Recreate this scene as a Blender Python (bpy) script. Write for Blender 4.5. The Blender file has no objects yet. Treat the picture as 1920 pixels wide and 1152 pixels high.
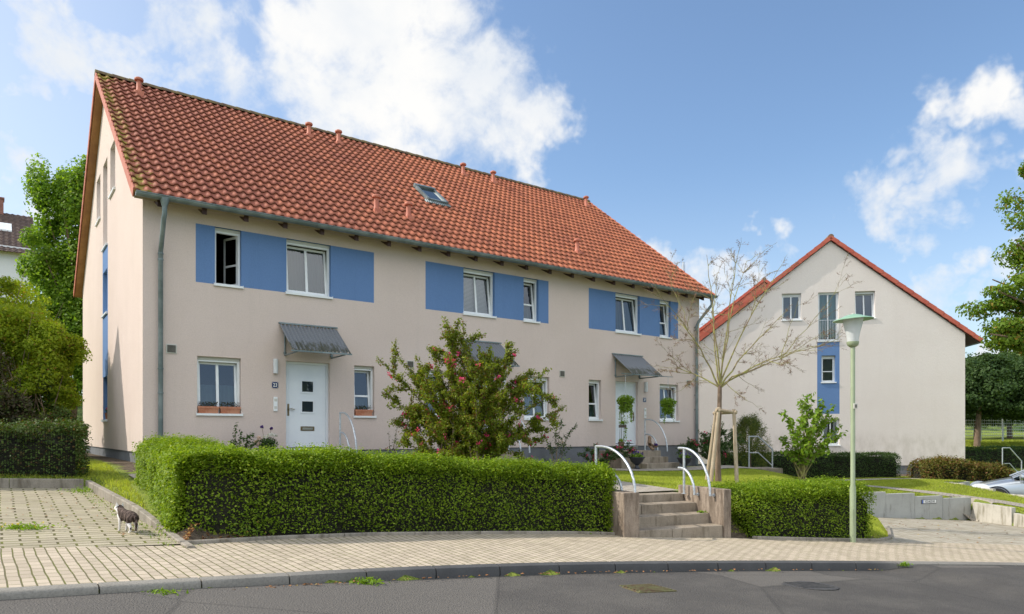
import bpy, math, random
import numpy as np
from mathutils import Vector, Matrix
R = math.radians
sc = bpy.context.scene
COL = sc.collection
# ------------------------------------------------------------------ camera
F = 1324.0; HY = 813.0
cam = bpy.data.cameras.new('camera'); camo = bpy.data.objects.new('camera', cam); COL.objects.link(camo)
camo.location = (0, 0, 1.6); camo.rotation_euler = (R(90), 0, 0)
cam.sensor_width = 36.0; cam.lens = 36.0 * F / 1920; cam.shift_y = (HY - 576) / 1920
cam.clip_start = 0.1; cam.clip_end = 5000
sc.camera = camo
sc.view_settings.view_transform = 'Standard'; sc.view_settings.look = 'None'
sc.view_settings.exposure = 0.95; sc.view_settings.gamma = 1.0
# ------------------------------------------------------------------ sun and sky
EL = R(41.5); TOSUN = Vector((-1.0, 0.01, 0)).normalized() * math.cos(EL) + Vector((0, 0, math.sin(EL)))
sun = bpy.data.lights.new('sun', 'SUN'); sun.energy = 2.4; sun.angle = R(0.5); sun.color = (1.0, 0.93, 0.82)
suno = bpy.data.objects.new('sun', sun); COL.objects.link(suno)
suno.rotation_euler = TOSUN.to_track_quat('Z', 'Y').to_euler()
world = bpy.data.worlds.new('World'); sc.world = world; world.use_nodes = True


class NT:
    """tiny node-tree helper"""
    def __init__(s, tree):
        s.t = tree; tree.nodes.clear()
    def n(s, typ, ins=None, **kw):
        nd = s.t.nodes.new(typ)
        for k, v in kw.items(): setattr(nd, k, v)
        for k, v in (ins or {}).items():
            sock = nd.inputs[k]
            if isinstance(v, bpy.types.NodeSocket): s.t.links.new(v, sock)
            elif isinstance(v, bpy.types.Node): s.t.links.new(v.outputs[0], sock)
            else: sock.default_value = v
        return nd
    def math(s, op, a, b=0.0, c=0.0, clamp=False):
        return s.n('ShaderNodeMath', {0: a, 1: b, 2: c}, operation=op, use_clamp=clamp).outputs[0]
    def ramp(s, v, lo, hi, a=0.0, b=1.0, smooth=True):
        return s.n('ShaderNodeMapRange', {0: v, 1: lo, 2: hi, 3: a, 4: b}, interpolation_type='SMOOTHSTEP' if smooth else 'LINEAR').outputs[0]
    def mix(s, f, a, b, mode='MIX'):
        m = s.n('ShaderNodeMix', data_type='RGBA', blend_type=mode)
        for i, v in ((0, f), (6, a), (7, b)):
            if isinstance(v, bpy.types.NodeSocket): s.t.links.new(v, m.inputs[i])
            elif isinstance(v, (tuple, list)): m.inputs[i].default_value = (*v[:3], 1)
            else: m.inputs[i].default_value = v
        return m.outputs[2]
    def noise(s, scale, detail=3, rough=0.5, vec=None, dist=0.0):
        i = {'Scale': scale, 'Detail': detail, 'Roughness': rough, 'Distortion': dist}
        if vec is not None: i['Vector'] = vec
        return s.n('ShaderNodeTexNoise', i).outputs[0]


w = NT(world.node_tree)
skyt = w.n('ShaderNodeTexSky', sky_type='NISHITA', sun_disc=False)
skyt.sun_elevation = EL; skyt.sun_rotation = math.atan2(TOSUN.x, TOSUN.y)
skyt.air_density = 1.0; skyt.dust_density = 1.6; skyt.ozone_density = 1.3; skyt.altitude = 150
dirv = w.n('ShaderNodeTexCoord').outputs['Generated']
wn = w.n('ShaderNodeTexNoise', {'Vector': dirv, 'Scale': 6.5, 'Detail': 5, 'Roughness': 0.6})
warp = w.n('ShaderNodeVectorMath', {0: wn.outputs['Color'], 1: (0.5, 0.5, 0.5)}, operation='SUBTRACT')
warp = w.n('ShaderNodeVectorMath', {0: warp.outputs[0], 'Scale': 0.24}, operation='SCALE')
dv = w.n('ShaderNodeVectorMath', {0: dirv, 1: warp.outputs[0]}, operation='ADD').outputs[0]
# (azimuth-tangent*1324+960, 813-elevation tangent*1324, radius, density)
CLOUDS = [(690, 110, 235, 1), (860, 170, 190, 1), (975, 235, 120, 1), (560, 210, 170, 1), (420, 190, 130, .8), (770, 20, 180, 1), (1015, 275, 95, .9), (1055, 300, 60, .8), (700, 290, 240, 1),
          (80, 20, 150, .85), (245, 105, 90, .75), (20, 270, 90, .75), (60, 370, 120, .9), (-60, 420, 170, .9), (120, 40, 170, .85), (330, 60, 110, .75), (60, 150, 110, .6), (420, 150, 110, .85), (480, 90, 90, .6), (150, 330, 90, .5), (300, 150, 80, .7),
          (1600, 285, 62, .95), (1690, 300, 80, .95), (1790, 320, 115, .95), (1660, 395, 85, .9), (1560, 395, 50, .7), (1740, 370, 70, .9), (1880, 195, 85, .95), (1940, 215, 80, .9),
          (1455, 430, 38, .7), (1640, 330, 90, .7), (1730, 400, 90, .7), (1600, 430, 60, .6), (1750, 520, 75, .8), (1850, 500, 95, .9), (1880, 625, 80, 1), (1330, 545, 85, 1), (1420, 560, 85, .95), (1250, 560, 80, .9), (900, 40, 45, .6)]
acc = None
for px, py, rad, den in CLOUDS:
    c = Vector(((px - 960) / F, 1, (HY - py) / F)); k = c.length; c = c.normalized()
    dd = w.n('ShaderNodeVectorMath', {0: dv, 1: tuple(c)}, operation='DISTANCE').outputs['Value']
    v = w.ramp(dd, rad / F / k ** 1.5 * 1.45, rad / F / k ** 1.5 * 0.2, 0, den)
    acc = v if acc is None else w.math('MAXIMUM', acc, v)
fb = w.math('ADD', w.math('MULTIPLY', w.noise(6.5, 9, 0.62, dirv, 0.25), 0.65), w.math('MULTIPLY', w.noise(19.0, 7, 0.6, dirv, 0.4), 0.35))
fb2 = w.noise(2.2, 6, 0.6, dirv, 0.2)
field = w.math('ADD', acc, w.math('MULTIPLY', w.math('SUBTRACT', fb, 0.5), 3.0))
cmask = w.ramp(field, 0.30, 1.12)
# unseen bright cloud bank added behind the viewer to fill the shaded walls
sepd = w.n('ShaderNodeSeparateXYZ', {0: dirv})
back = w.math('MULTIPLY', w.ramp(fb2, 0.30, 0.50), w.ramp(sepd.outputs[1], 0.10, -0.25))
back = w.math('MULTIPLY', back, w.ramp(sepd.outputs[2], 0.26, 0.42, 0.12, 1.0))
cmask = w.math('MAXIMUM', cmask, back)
hz = w.math('MULTIPLY', w.ramp(sepd.outputs[0], -0.05, -0.75), 0.48)             # pale veil towards the sun side
hz = w.math('MAXIMUM', hz, w.ramp(sepd.outputs[2], 0.36, -0.02, 0, 0.42))
cmask2 = w.math('MAXIMUM', cmask, hz)
shade = w.ramp(w.noise(6.0, 5, 0.55, dirv, 0.2), 0.35, 0.65)
ccol = w.mix(shade, (0.84, 0.88, 0.93), (1.0, 0.995, 0.98))
ccol = w.mix(w.ramp(cmask, 0.0, 1.0), (0.87, 0.91, 0.96), ccol)
skyc = w.mix(1.0, skyt.outputs[0], (0.90, 0.985, 1.03), 'MULTIPLY')
b1 = w.n('ShaderNodeBackground', {'Color': skyc, 'Strength': 0.105})
b2 = w.n('ShaderNodeBackground', {'Color': ccol, 'Strength': w.ramp(sepd.outputs[1], 0.05, -0.35, 0.52, 1.00)})  # added clouds behind the viewer are brightened as fill light
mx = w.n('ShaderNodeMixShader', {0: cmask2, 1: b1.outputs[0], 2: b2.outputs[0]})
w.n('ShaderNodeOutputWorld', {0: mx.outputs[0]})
world.cycles.sampling_method = 'MANUAL'; world.cycles.sample_map_resolution = 512

# ------------------------------------------------------------------ materials
MATS = {}
def mat(name, fn):
    m = bpy.data.materials.new(name); m.use_nodes = True
    t = NT(m.node_tree); sh = fn(t)
    t.n('ShaderNodeOutputMaterial', {0: sh.outputs[0]}); MATS[name] = m
    return m
def pbr(t, col, rough=0.6, bump=None, bdist=0.01, bstr=1.0, metal=0.0, spec=0.5, **kw):
    i = {'Roughness': rough, 'Metallic': metal, 'Specular IOR Level': spec}
    i['Base Color'] = (*col[:3], 1) if isinstance(col, (tuple, list)) else col
    if bump is not None:
        i['Normal'] = t.n('ShaderNodeBump', {'Height': bump, 'Distance': bdist, 'Strength': bstr}).outputs[0]
    i.update(kw)
    return t.n('ShaderNodeBsdfPrincipled', i)
def obv(t): return t.n('ShaderNodeTexCoord').outputs['Object']
def scl(t, v, s): return t.n('ShaderNodeMapping', {0: v, 'Scale': s}).outputs[0]

def stucco(c1, c2, dirt=(0.45, 0.40, 0.35), sk=0.28):
    def f(t):
        v = obv(t)
        big = t.noise(0.55, 4, 0.6, v)
        streak = t.noise(2.0, 4, 0.6, scl(t, v, (1.5, 1.5, 0.12)))
        fine = t.noise(45, 3, 0.7, v)
        col = t.mix(t.ramp(big, 0.3, 0.7), c1, c2)
        col = t.mix(t.ramp(streak, 0.5, 0.8, 0, sk), col, tuple(dirt))
        col = t.mix(t.ramp(fine, 0.35, 0.65, 0, 0.20), col, tuple(0.55 * a for a in c1))
        col = t.mix(t.ramp(t.noise(18, 4, 0.7, v), 0.50, 0.75, 0, 0.16), col, tuple(0.6 * a for a in c1))
        zz = t.n('ShaderNodeSeparateXYZ', {0: v}).outputs[2]                       # rain splash above the plinth
        sp = t.math('MULTIPLY', t.ramp(zz, 1.85, 1.15, 0, 0.5), t.ramp(t.noise(2.6, 5, 0.7, scl(t, v, (1, 1, .5))), 0.35, 0.7))
        col = t.mix(sp, col, tuple(dirt))
        h = t.math('ADD', t.noise(120, 2, 0.8, v), t.math('MULTIPLY', t.noise(9, 2, 0.5, v), 1.2))
        return pbr(t, col, 0.9, h, 0.006, 0.8, spec=0.15)
    return f
M_stucco = mat('plaster_beige', stucco((0.635, 0.525, 0.475), (0.67, 0.558, 0.508), (0.48, 0.42, 0.37), 0.18))
M_stucco2 = mat('plaster_pale', stucco((0.70, 0.635, 0.60), (0.73, 0.67, 0.635), (0.45, 0.40, 0.35), 0.09))
M_blue = mat('plaster_blue', stucco((0.125, 0.222, 0.43), (0.138, 0.24, 0.46), (0.10, 0.18, 0.35)))
M_plinth = mat('plinth_grey', stucco((0.17, 0.18, 0.20), (0.20, 0.21, 0.225), (0.12, 0.12, 0.12)))

def tile_f(t, moss=True, base=((0.27, 0.082, 0.048), (0.50, 0.165, 0.08))):
    uv = t.n('ShaderNodeUVMap', uv_map='uv').outputs[0]
    fl = t.n('ShaderNodeVectorMath', {0: uv}, operation='FLOOR').outputs[0]
    wnz = t.n('ShaderNodeTexWhiteNoise', {'Vector': fl}, noise_dimensions='2D').outputs[0]
    v = obv(t); big = t.noise(0.45, 5, 0.6, v); med = t.noise(7, 4, 0.65, v)
    k = t.math('ADD', t.math('ADD', t.math('MULTIPLY', wnz, 0.24), 0.13), t.math('ADD', t.math('MULTIPLY', big, 0.55), t.math('MULTIPLY', med, 0.35)))
    sx = t.n('ShaderNodeSeparateXYZ', {0: v})
    k = t.math('ADD', k, t.ramp(sx.outputs[0], 1.0, 12.0, -0.22, 0.06))  # shaded look of the left end painted in as darker tiles
    col = t.mix(t.ramp(k, 0.35, 1.05), base[0], base[1])
    fr = t.n('ShaderNodeVectorMath', {0: uv}, operation='FRACTION').outputs[0]
    fy = t.n('ShaderNodeSeparateXYZ', {0: fr}).outputs[1]
    col = t.mix(t.ramp(fy, 0.07, 0.0, 0, 0.4), col, (0.10, 0.045, 0.03))  # shade below each course's lower edge put into the colour
    if moss:
        lm = t.noise(5.5, 5, 0.75, v)
        edge = t.math('ADD', t.ramp(sx.outputs[0], 0.55, -0.15, 0, 0.20), t.ramp(sx.outputs[0], 16.6, 17.4, 0, 0.13))
        edge = t.math('ADD', edge, t.ramp(sx.outputs[2], 10.7, 11.25, 0, 0.10))
        mm = t.ramp(t.math('ADD', lm, edge), 0.68, 0.76, 0, 0.85)
        col = t.mix(mm, col, (0.30, 0.26, 0.035))
        ysp = t.ramp(t.noise(16, 3, 0.6, v), 0.70, 0.74, 0, 0.8)
        col = t.mix(ysp, col, (0.50, 0.36, 0.06))
        dk = t.ramp(t.noise(1.3, 6, 0.7, v), 0.55, 0.75, 0, 0.4)
        col = t.mix(dk, col, (0.13, 0.05, 0.03))
    return pbr(t, col, 0.65, med, 0.004, 0.5, spec=0.35)
M_tile = mat('clay_tile', tile_f)
M_tile2 = mat('clay_tile_orange', lambda t: tile_f(t, False, ((0.34, 0.085, 0.05), (0.46, 0.13, 0.075))))
M_tilebr = mat('brown_tile', lambda t: tile_f(t, False, ((0.07, 0.05, 0.045), (0.16, 0.11, 0.09))))
def noisecol(a, b, sc_=3.0, rough=0.6, bumpd=0.003, lo=0.35, hi=0.65, metal=0.0, spec=0.5, bs=25, stretch=(1, 1, 1)):
    def f(t):
        v = scl(t, obv(t), stretch)
        return pbr(t, t.mix(t.ramp(t.noise(sc_, 5, 0.65, v), lo, hi), a, b), rough, t.noise(bs, 4, 0.6, v), bumpd, 0.7, metal, spec)
    return f
M_verge = mat('terracotta_verge', noisecol((0.42, 0.12, 0.07), (0.52, 0.18, 0.11), 4))
M_ridge = mat('ridge_tile', noisecol((0.10, 0.06, 0.045), (0.20, 0.15, 0.06), 6, 0.8))
M_wood = mat('stained_wood', noisecol((0.40, 0.19, 0.06), (0.30, 0.13, 0.04), 3, 0.5))
M_soff = mat('painted_soffit', noisecol((0.28, 0.22, 0.16), (0.33, 0.26, 0.19), 3))
M_dwood = mat('dark_rafter', noisecol((0.06, 0.022, 0.016), (0.04, 0.015, 0.012), 5))
M_zinc = mat('zinc', noisecol((0.13, 0.165, 0.17), (0.23, 0.27, 0.28), 2.5, 0.45, 0.001, metal=0.4))
M_galv = mat('galvanised_steel', noisecol((0.42, 0.45, 0.48), (0.60, 0.63, 0.66), 30, 0.42, 0.0008, metal=0.6, bs=80))
M_steel = mat('brushed_steel', noisecol((0.5, 0.5, 0.5), (0.65, 0.65, 0.65), 3, 0.3, 0.0005, metal=0.9))
M_white = mat('white_frame', noisecol((0.72, 0.74, 0.76), (0.78, 0.80, 0.81), 4, 0.3, 0.0004))
M_door = mat('white_door', noisecol((0.70, 0.74, 0.79), (0.74, 0.78, 0.82), 2, 0.35, 0.0004))
M_dark = mat('dark_trim', noisecol((0.02, 0.02, 0.022), (0.03, 0.03, 0.03), 4, 0.5))
M_grille = mat('vent_grille', noisecol((0.10, 0.095, 0.08), (0.15, 0.14, 0.12), 10, 0.6))
M_offw = mat('off_white_plastic', noisecol((0.50, 0.49, 0.44), (0.56, 0.55, 0.50), 4, 0.5))
M_navy = mat('navy_enamel', noisecol((0.008, 0.02, 0.09), (0.01, 0.025, 0.11), 4, 0.15))
M_brass = mat('bronze_metal', noisecol((0.16, 0.12, 0.07), (0.22, 0.17, 0.10), 10, 0.4, metal=0.7))
M_terra = mat('terracotta', noisecol((0.42, 0.15, 0.08), (0.50, 0.24, 0.15), 8, 0.8, 0.002))
M_black = mat('black_plastic', noisecol((0.02, 0.022, 0.03), (0.03, 0.03, 0.04), 5, 0.4))
M_checker = mat('tread_plate', lambda t: pbr(t, t.mix(t.n('ShaderNodeTexChecker', {0: t.n('ShaderNodeMapping', {0: obv(t), 'Rotation': (0, R(45), 0)}).outputs[0], 'Scale': 28.0}).outputs[1], (0.10, 0.09, 0.08), (0.45, 0.45, 0.44)), 0.35, metal=0.6))
def moldy(t):
    v = obv(t); s3 = t.n('ShaderNodeSeparateXYZ', {0: v})
    n = t.math('ADD', t.noise(9, 5, 0.7, scl(t, v, (2.2, 0.4, 0.4))), t.ramp(s3.outputs[2], 3.85, 3.45, -0.25, 0.06))
    return pbr(t, t.mix(t.ramp(n, 0.42, 0.60), (0.20, 0.215, 0.24), (0.075, 0.08, 0.06)), 0.45, metal=0.25)
M_corr = mat('corrugated_sheet', moldy)
def concrete(a, b, stain, k=0.62):
    def f(t):
        v = obv(t); fine = t.noise(60, 4, 0.7, v)
        col = t.mix(t.ramp(t.noise(2.2, 5, 0.65, v), 0.3, 0.7), a, b)
        s = t.noise(3.2, 6, 0.7, scl(t, v, (2.2, 2.2, 0.45)))
        col = t.mix(t.ramp(s, k - 0.15, k + 0.1, 0, 0.85), col, stain)
        col = t.mix(t.ramp(fine, 0.4, 0.7, 0, 0.35), col, tuple(0.45 * x for x in a))
        return pbr(t, col, 0.9, fine, 0.004, 0.9, spec=0.2)
    return f
M_conc = mat('weathered_concrete', concrete((0.25, 0.205, 0.155), (0.36, 0.305, 0.24), (0.11, 0.09, 0.06)))
M_pier = mat('pier_concrete', concrete((0.26, 0.205, 0.16), (0.36, 0.295, 0.235), (0.10, 0.075, 0.055), 0.55))
M_panel = mat('cast_concrete', concrete((0.37, 0.37, 0.345), (0.44, 0.44, 0.41), (0.15, 0.145, 0.12), 0.68))
M_panel2 = mat('sunlit_concrete', concrete((0.46, 0.43, 0.37), (0.54, 0.51, 0.45), (0.20, 0.18, 0.12), 0.6))  # paler copy for the sun-facing walls, sunlight put into the colour
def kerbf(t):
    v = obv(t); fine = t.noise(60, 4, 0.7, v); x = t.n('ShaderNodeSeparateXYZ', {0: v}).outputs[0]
    k = t.math('MULTIPLY', t.ramp(x, -2.6, -0.6), t.ramp(x, 5.3, 4.6, 0.25, 1))                  # middle stones darker, end stones paler
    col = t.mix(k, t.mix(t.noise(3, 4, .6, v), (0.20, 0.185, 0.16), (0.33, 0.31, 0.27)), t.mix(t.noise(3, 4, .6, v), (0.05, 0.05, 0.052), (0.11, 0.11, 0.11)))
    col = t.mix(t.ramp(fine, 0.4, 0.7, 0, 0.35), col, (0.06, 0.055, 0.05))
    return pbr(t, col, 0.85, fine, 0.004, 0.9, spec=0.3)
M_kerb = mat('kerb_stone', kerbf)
M_edge = mat('edging_concrete', concrete((0.26, 0.235, 0.195), (0.34, 0.30, 0.25), (0.13, 0.11, 0.08), 0.6))

def paver(name, rw, bh, c1, c2, mort, msize, offset=0.5, uvn='uv', dirt=0.25, mosscol=None, bumpd=0.012):
    def f(t):
        uv = t.n('ShaderNodeUVMap', uv_map=uvn).outputs[0]
        wob = t.n('ShaderNodeTexNoise', {'Vector': uv, 'Scale': 1.1, 'Detail': 2})
        wv = t.n('ShaderNodeVectorMath', {0: t.n('ShaderNodeVectorMath', {0: wob.outputs['Color'], 1: (.5, .5, .5)}, operation='SUBTRACT').outputs[0], 'Scale': 0.05}, operation='SCALE')
        uv2 = t.n('ShaderNodeVectorMath', {0: uv, 1: wv.outputs[0]}, operation='ADD').outputs[0]
        b = t.n('ShaderNodeTexBrick', {'Vector': uv2, 'Color1': (0, 0, 0, 1), 'Color2': (1, 1, 1, 1), 'Mortar': (0.5, 0.5, 0.5, 1), 'Scale': 1.0, 'Mortar Size': msize, 'Mortar Smooth': 0.15, 'Brick Width': rw, 'Row Height': bh}, offset=offset)
        var = t.math('MULTIPLY', b.outputs[0], 1.0)
        grain = t.noise(160, 3, 0.7, uv); big = t.noise(0.7, 5, 0.65, uv)
        k = t.math('ADD', t.math('MULTIPLY', var, 0.45), t.math('MULTIPLY', big, 0.6))
        col = t.mix(t.ramp(k, 0.15, 0.9), c1, c2)
        col = t.mix(t.ramp(grain, 0.4, 0.75, 0, 0.3), col, tuple(0.5 * x for x in c1))
        mc = t.mix(t.ramp(t.noise(3.5, 5, 0.7, uv), 0.42, 0.62), mort, mosscol or mort)
        col = t.mix(b.outputs[1], col, mc)
        st = t.noise(1.7, 6, 0.7, uv)
        col = t.mix(t.ramp(st, 0.52, 0.72, 0, dirt), col, (0.12, 0.10, 0.06))
        h = t.math('SUBTRACT', t.math('MULTIPLY', grain, 0.12), b.outputs[1])
        return pbr(t, col, 0.88, h, bumpd, 0.8, spec=0.2)
    return mat(name, f)
# brick texture runs along x, rows along y: for the pavement u = across, v = along
M_side = paver('pavement_blocks', 0.17, 0.085, (0.405, 0.34, 0.26), (0.54, 0.455, 0.352), (0.14, 0.125, 0.065), 0.006, mosscol=(0.13, 0.14, 0.035))
M_park = paver('parking_blocks', 0.30, 0.135, (0.33, 0.29, 0.21), (0.43, 0.38, 0.28), (0.10, 0.085, 0.045), 0.012, mosscol=(0.14, 0.15, 0.03), dirt=0.5)
M_drive = paver('driveway_blocks', 0.24, 0.12, (0.33, 0.29, 0.23), (0.46, 0.42, 0.35), (0.16, 0.14, 0.09), 0.008, mosscol=(0.16, 0.17, 0.06), dirt=0.75)
M_path = paver('path_blocks', 0.20, 0.10, (0.34, 0.30, 0.25), (0.42, 0.38, 0.32), (0.18, 0.15, 0.11), 0.005, dirt=0.3)

def asphalt(t):
    v = obv(t); g = t.noise(95, 4, 0.75, v); g2 = t.n('ShaderNodeTexVoronoi', {'Vector': v, 'Scale': 70.0}).outputs[0]
    patch = t.n('ShaderNodeTexVoronoi', {'Vector': v, 'Scale': 0.33, 'Randomness': 0.9}, feature='F1')
    pc = t.n('ShaderNodeSeparateXYZ', {0: patch.outputs['Color']}).outputs[0]
    seam = t.n('ShaderNodeTexVoronoi', {'Vector': v, 'Scale': 0.33, 'Randomness': 0.9}, feature='DISTANCE_TO_EDGE').outputs[0]
    col = t.mix(t.ramp(pc, 0.2, 0.8), (0.072, 0.066, 0.060), (0.125, 0.114, 0.101))
    col = t.mix(t.ramp(t.noise(0.9, 5, 0.7, v), 0.4, 0.7, 0, 0.5), col, (0.145, 0.132, 0.115))
    col = t.mix(t.ramp(g, 0.52, 0.72, 0, 0.7), col, (0.20, 0.19, 0.18))
    col = t.mix(t.ramp(g, 0.45, 0.3, 0, 0.8), col, (0.02, 0.02, 0.022))
    col = t.mix(t.ramp(seam, 0.008, 0.003, 0, 0.35), col, (0.04, 0.038, 0.035))
    return pbr(t, col, 0.85, t.math('ADD', g, g2), 0.008, 0.9, spec=0.3)
M_road = mat('asphalt', asphalt)
def soil(t):
    v = obv(t)
    a = t.mix(t.ramp(t.noise(14, 5, 0.7, v), 0.35, 0.65), (0.075, 0.058, 0.042), (0.16, 0.125, 0.09))
    g = t.mix(t.ramp(t.noise(1.6, 4, 0.6, v), 0.3, 0.7), (0.19, 0.24, 0.04), (0.28, 0.32, 0.07))
    g = t.mix(t.ramp(t.noise(30, 4, 0.7, v), 0.4, 0.7), g, (0.05, 0.09, 0.015))
    at = t.n('ShaderNodeAttribute', attribute_name='soil').outputs['Fac']
    k = t.math('ADD', at, t.math('MULTIPLY', t.math('SUBTRACT', t.noise(4, 4, 0.7, v), 0.5), 0.6))
    return pbr(t, t.mix(t.ramp(k, 0.4, 0.6), g, a), 0.95, t.noise(60, 4, 0.7, v), 0.02, 1.0, spec=0.1)
M_soil = mat('lawn_and_soil', soil)

def leafmat(name, c1, c2, c3=None, trans=0.45, rough=0.55, f3=0.12):
    def f(t):
        r = t.n('ShaderNodeNewGeometry').outputs['Random Per Island']
        col = t.mix(r, c1, c2)
        if c3: col = t.mix(t.ramp(t.math('FRACT', t.math('MULTIPLY', r, 17.3)), 1 - f3, 1 - f3 + 0.01), col, c3)
        big = t.noise(1.3, 3, 0.6, obv(t))
        col = t.mix(t.ramp(big, 0.35, 0.7, 0, 0.35), col, tuple(0.55 * x for x in c1))
        p = pbr(t, col, rough, spec=0.22)
        tr = t.n('ShaderNodeBsdfTranslucent', {'Color': t.mix(1.0, col, (1.5, 1.45, 0.55), 'MULTIPLY')})
        return t.n('ShaderNodeMixShader', {0: trans, 1: p.outputs[0], 2: tr.outputs[0]})
    return mat(name, f)
L_hedge = leafmat('privet_leaf', (0.11, 0.19, 0.010), (0.24, 0.35, 0.018), (0.33, 0.41, 0.05), 0.38)
L_hedge_d = leafmat('beech_leaf', (0.05, 0.09, 0.02), (0.10, 0.15, 0.028), (0.13, 0.08, 0.03), 0.25)
L_box = leafmat('box_leaf', (0.04, 0.085, 0.02), (0.075, 0.13, 0.03), None, 0.25)
L_bronze = leafmat('bronze_leaf', (0.10, 0.12, 0.025), (0.20, 0.19, 0.035), (0.22, 0.10, 0.04), 0.3, f3=0.3)
L_weig = leafmat('weigela_leaf', (0.11, 0.165, 0.016), (0.27, 0.31, 0.028), (0.20, 0.10, 0.03), 0.4, f3=0.12)
L_pink = leafmat('pink_petal', (0.60, 0.03, 0.13), (0.72, 0.10, 0.26), None, 0.3)
L_pale = leafmat('pale_petal', (0.70, 0.55, 0.52), (0.75, 0.62, 0.60), None, 0.3)
L_viol = leafmat('violet_petal', (0.06, 0.03, 0.18), (0.10, 0.04, 0.22), None, 0.2)
L_whitep = leafmat('white_petal', (0.6, 0.6, 0.6), (0.7, 0.7, 0.68), None, 0.2)
L_rose = leafmat('rose_leaf', (0.04, 0.085, 0.022), (0.085, 0.15, 0.04), None, 0.25)
L_lilac = leafmat('lilac_leaf', (0.13, 0.24, 0.016), (0.25, 0.38, 0.035), (0.20, 0.30, 0.05), 0.4)
L_thuja = leafmat('thuja_leaf', (0.09, 0.13, 0.02), (0.18, 0.20, 0.03), (0.05, 0.08, 0.02), 0.25, f3=0.3)
L_tree = leafmat('maple_leaf', (0.10, 0.18, 0.02), (0.21, 0.32, 0.04), (0.33, 0.24, 0.05), 0.45, f3=0.08)
L_birch = leafmat('tall_tree_leaf', (0.11, 0.22, 0.02), (0.24, 0.38, 0.04), (0.24, 0.34, 0.06), 0.5)
L_dark = leafmat('dark_tree_leaf', (0.035, 0.075, 0.02), (0.07, 0.12, 0.03), None, 0.3)
L_yel = leafmat('yellow_bush_leaf', (0.20, 0.30, 0.018), (0.38, 0.46, 0.04), (0.30, 0.18, 0.04), 0.5, f3=0.05)
L_purp = leafmat('purple_bush_leaf', (0.04, 0.045, 0.022), (0.07, 0.05, 0.03), (0.06, 0.09, 0.02), 0.25, f3=0.3)
L_blueg = leafmat('grey_green_leaf', (0.08, 0.14, 0.07), (0.14, 0.21, 0.09), None, 0.4)
L_grass = leafmat('grass_blade', (0.28, 0.35, 0.04), (0.48, 0.53, 0.09), (0.30, 0.28, 0.10), 0.4, f3=0.1)
L_dry = leafmat('dry_leaf', (0.28, 0.13, 0.05), (0.40, 0.20, 0.09), (0.45, 0.33, 0.10), 0.1)
L_yflow = leafmat('yellow_petal', (0.7, 0.50, 0.02), (0.75, 0.6, 0.03), None, 0.2)
L_bud = leafmat('bud', (0.20, 0.10, 0.07), (0.28, 0.15, 0.11), None, 0.1)
M_bark = mat('bark', noisecol((0.14, 0.095, 0.065), (0.24, 0.17, 0.12), 12, 0.9, 0.01, bs=40, stretch=(1, 1, 0.3)))
M_barkg = mat('mossy_bark', noisecol((0.30, 0.29, 0.08), (0.20, 0.15, 0.09), 7, 0.9, 0.006))
M_twig = mat('twig', noisecol((0.17, 0.12, 0.085), (0.26, 0.20, 0.13), 12, 0.9))
M_core = mat('shade_core', noisecol((0.008, 0.010, 0.005), (0.022, 0.020, 0.010), 18, 1.0, 0.03))  # near-black, the shade inside the hedges put into the colour
M_stake = mat('weathered_stake', noisecol((0.33, 0.25, 0.17), (0.45, 0.37, 0.27), 9, 0.85, 0.004, stretch=(3, 3, 0.4)))
def glassf(t):
    fr = t.n('ShaderNodeFresnel', {0: 1.55}).outputs[0]
    fr = t.math('ADD', t.math('MULTIPLY', fr, 1.0), 0.06, clamp=True)
    gl = t.n('ShaderNodeBsdfGlossy', {'Color': (0.93, 0.96, 1, 1), 'Roughness': 0.01})
    tr = t.n('ShaderNodeBsdfTransparent', {'Color': (0.72, 0.78, 0.80, 1)})
    return t.n('ShaderNodeMixShader', {0: fr, 1: tr.outputs[0], 2: gl.outputs[0]})
M_glass = mat('window_glass', glassf)
def curtain(c, a):
    def f(t):
        d = pbr(t, c, 0.9); tl = t.n('ShaderNodeBsdfTranslucent', {'Color': (*c, 1)})
        m = t.n('ShaderNodeMixShader', {0: 0.3, 1: d.outputs[0], 2: tl.outputs[0]})
        tr = t.n('ShaderNodeBsdfTransparent')
        return t.n('ShaderNodeMixShader', {0: a, 1: tr.outputs[0], 2: m.outputs[0]})
    return f
M_net = mat('net_curtain', curtain((0.20, 0.28, 0.29), 0.62))
M_green_c = mat('green_curtain', curtain((0.30, 0.52, 0.48), 0.97))
M_screen = mat('insect_screen', curtain((0.26, 0.28, 0.30), 0.9))
M_blind = mat('slatted_blind', lambda t: pbr(t, t.mix(t.math('GREATER_THAN', t.math('FRACT', t.math('MULTIPLY', t.n('ShaderNodeSeparateXYZ', {0: obv(t)}).outputs[2], 28.0)), 0.25), (0.10, 0.10, 0.10), (0.42, 0.40, 0.37)), 0.7))
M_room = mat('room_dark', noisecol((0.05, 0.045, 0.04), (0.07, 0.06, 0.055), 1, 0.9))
M_lampglass = mat('opal_glass', lambda t: t.n('ShaderNodeMixShader', {0: 0.35, 1: pbr(t, (0.80, 0.82, 0.83), 0.25).outputs[0], 2: t.n('ShaderNodeBsdfTranslucent', {'Color': (0.8, 0.82, 0.84, 1)}).outputs[0]}))
M_green = mat('green_paint', noisecol((0.26, 0.31, 0.19), (0.30, 0.35, 0.22), 3, 0.4))
M_green2 = mat('turquoise_green_paint', noisecol((0.22, 0.38, 0.24), (0.32, 0.48, 0.34), 3, 0.3))
M_carpaint = mat('silver_paint', lambda t: pbr(t, (0.46, 0.50, 0.54), 0.28, metal=0.7, **{'Coat Weight': 0.8, 'Coat Roughness': 0.05}))
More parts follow.
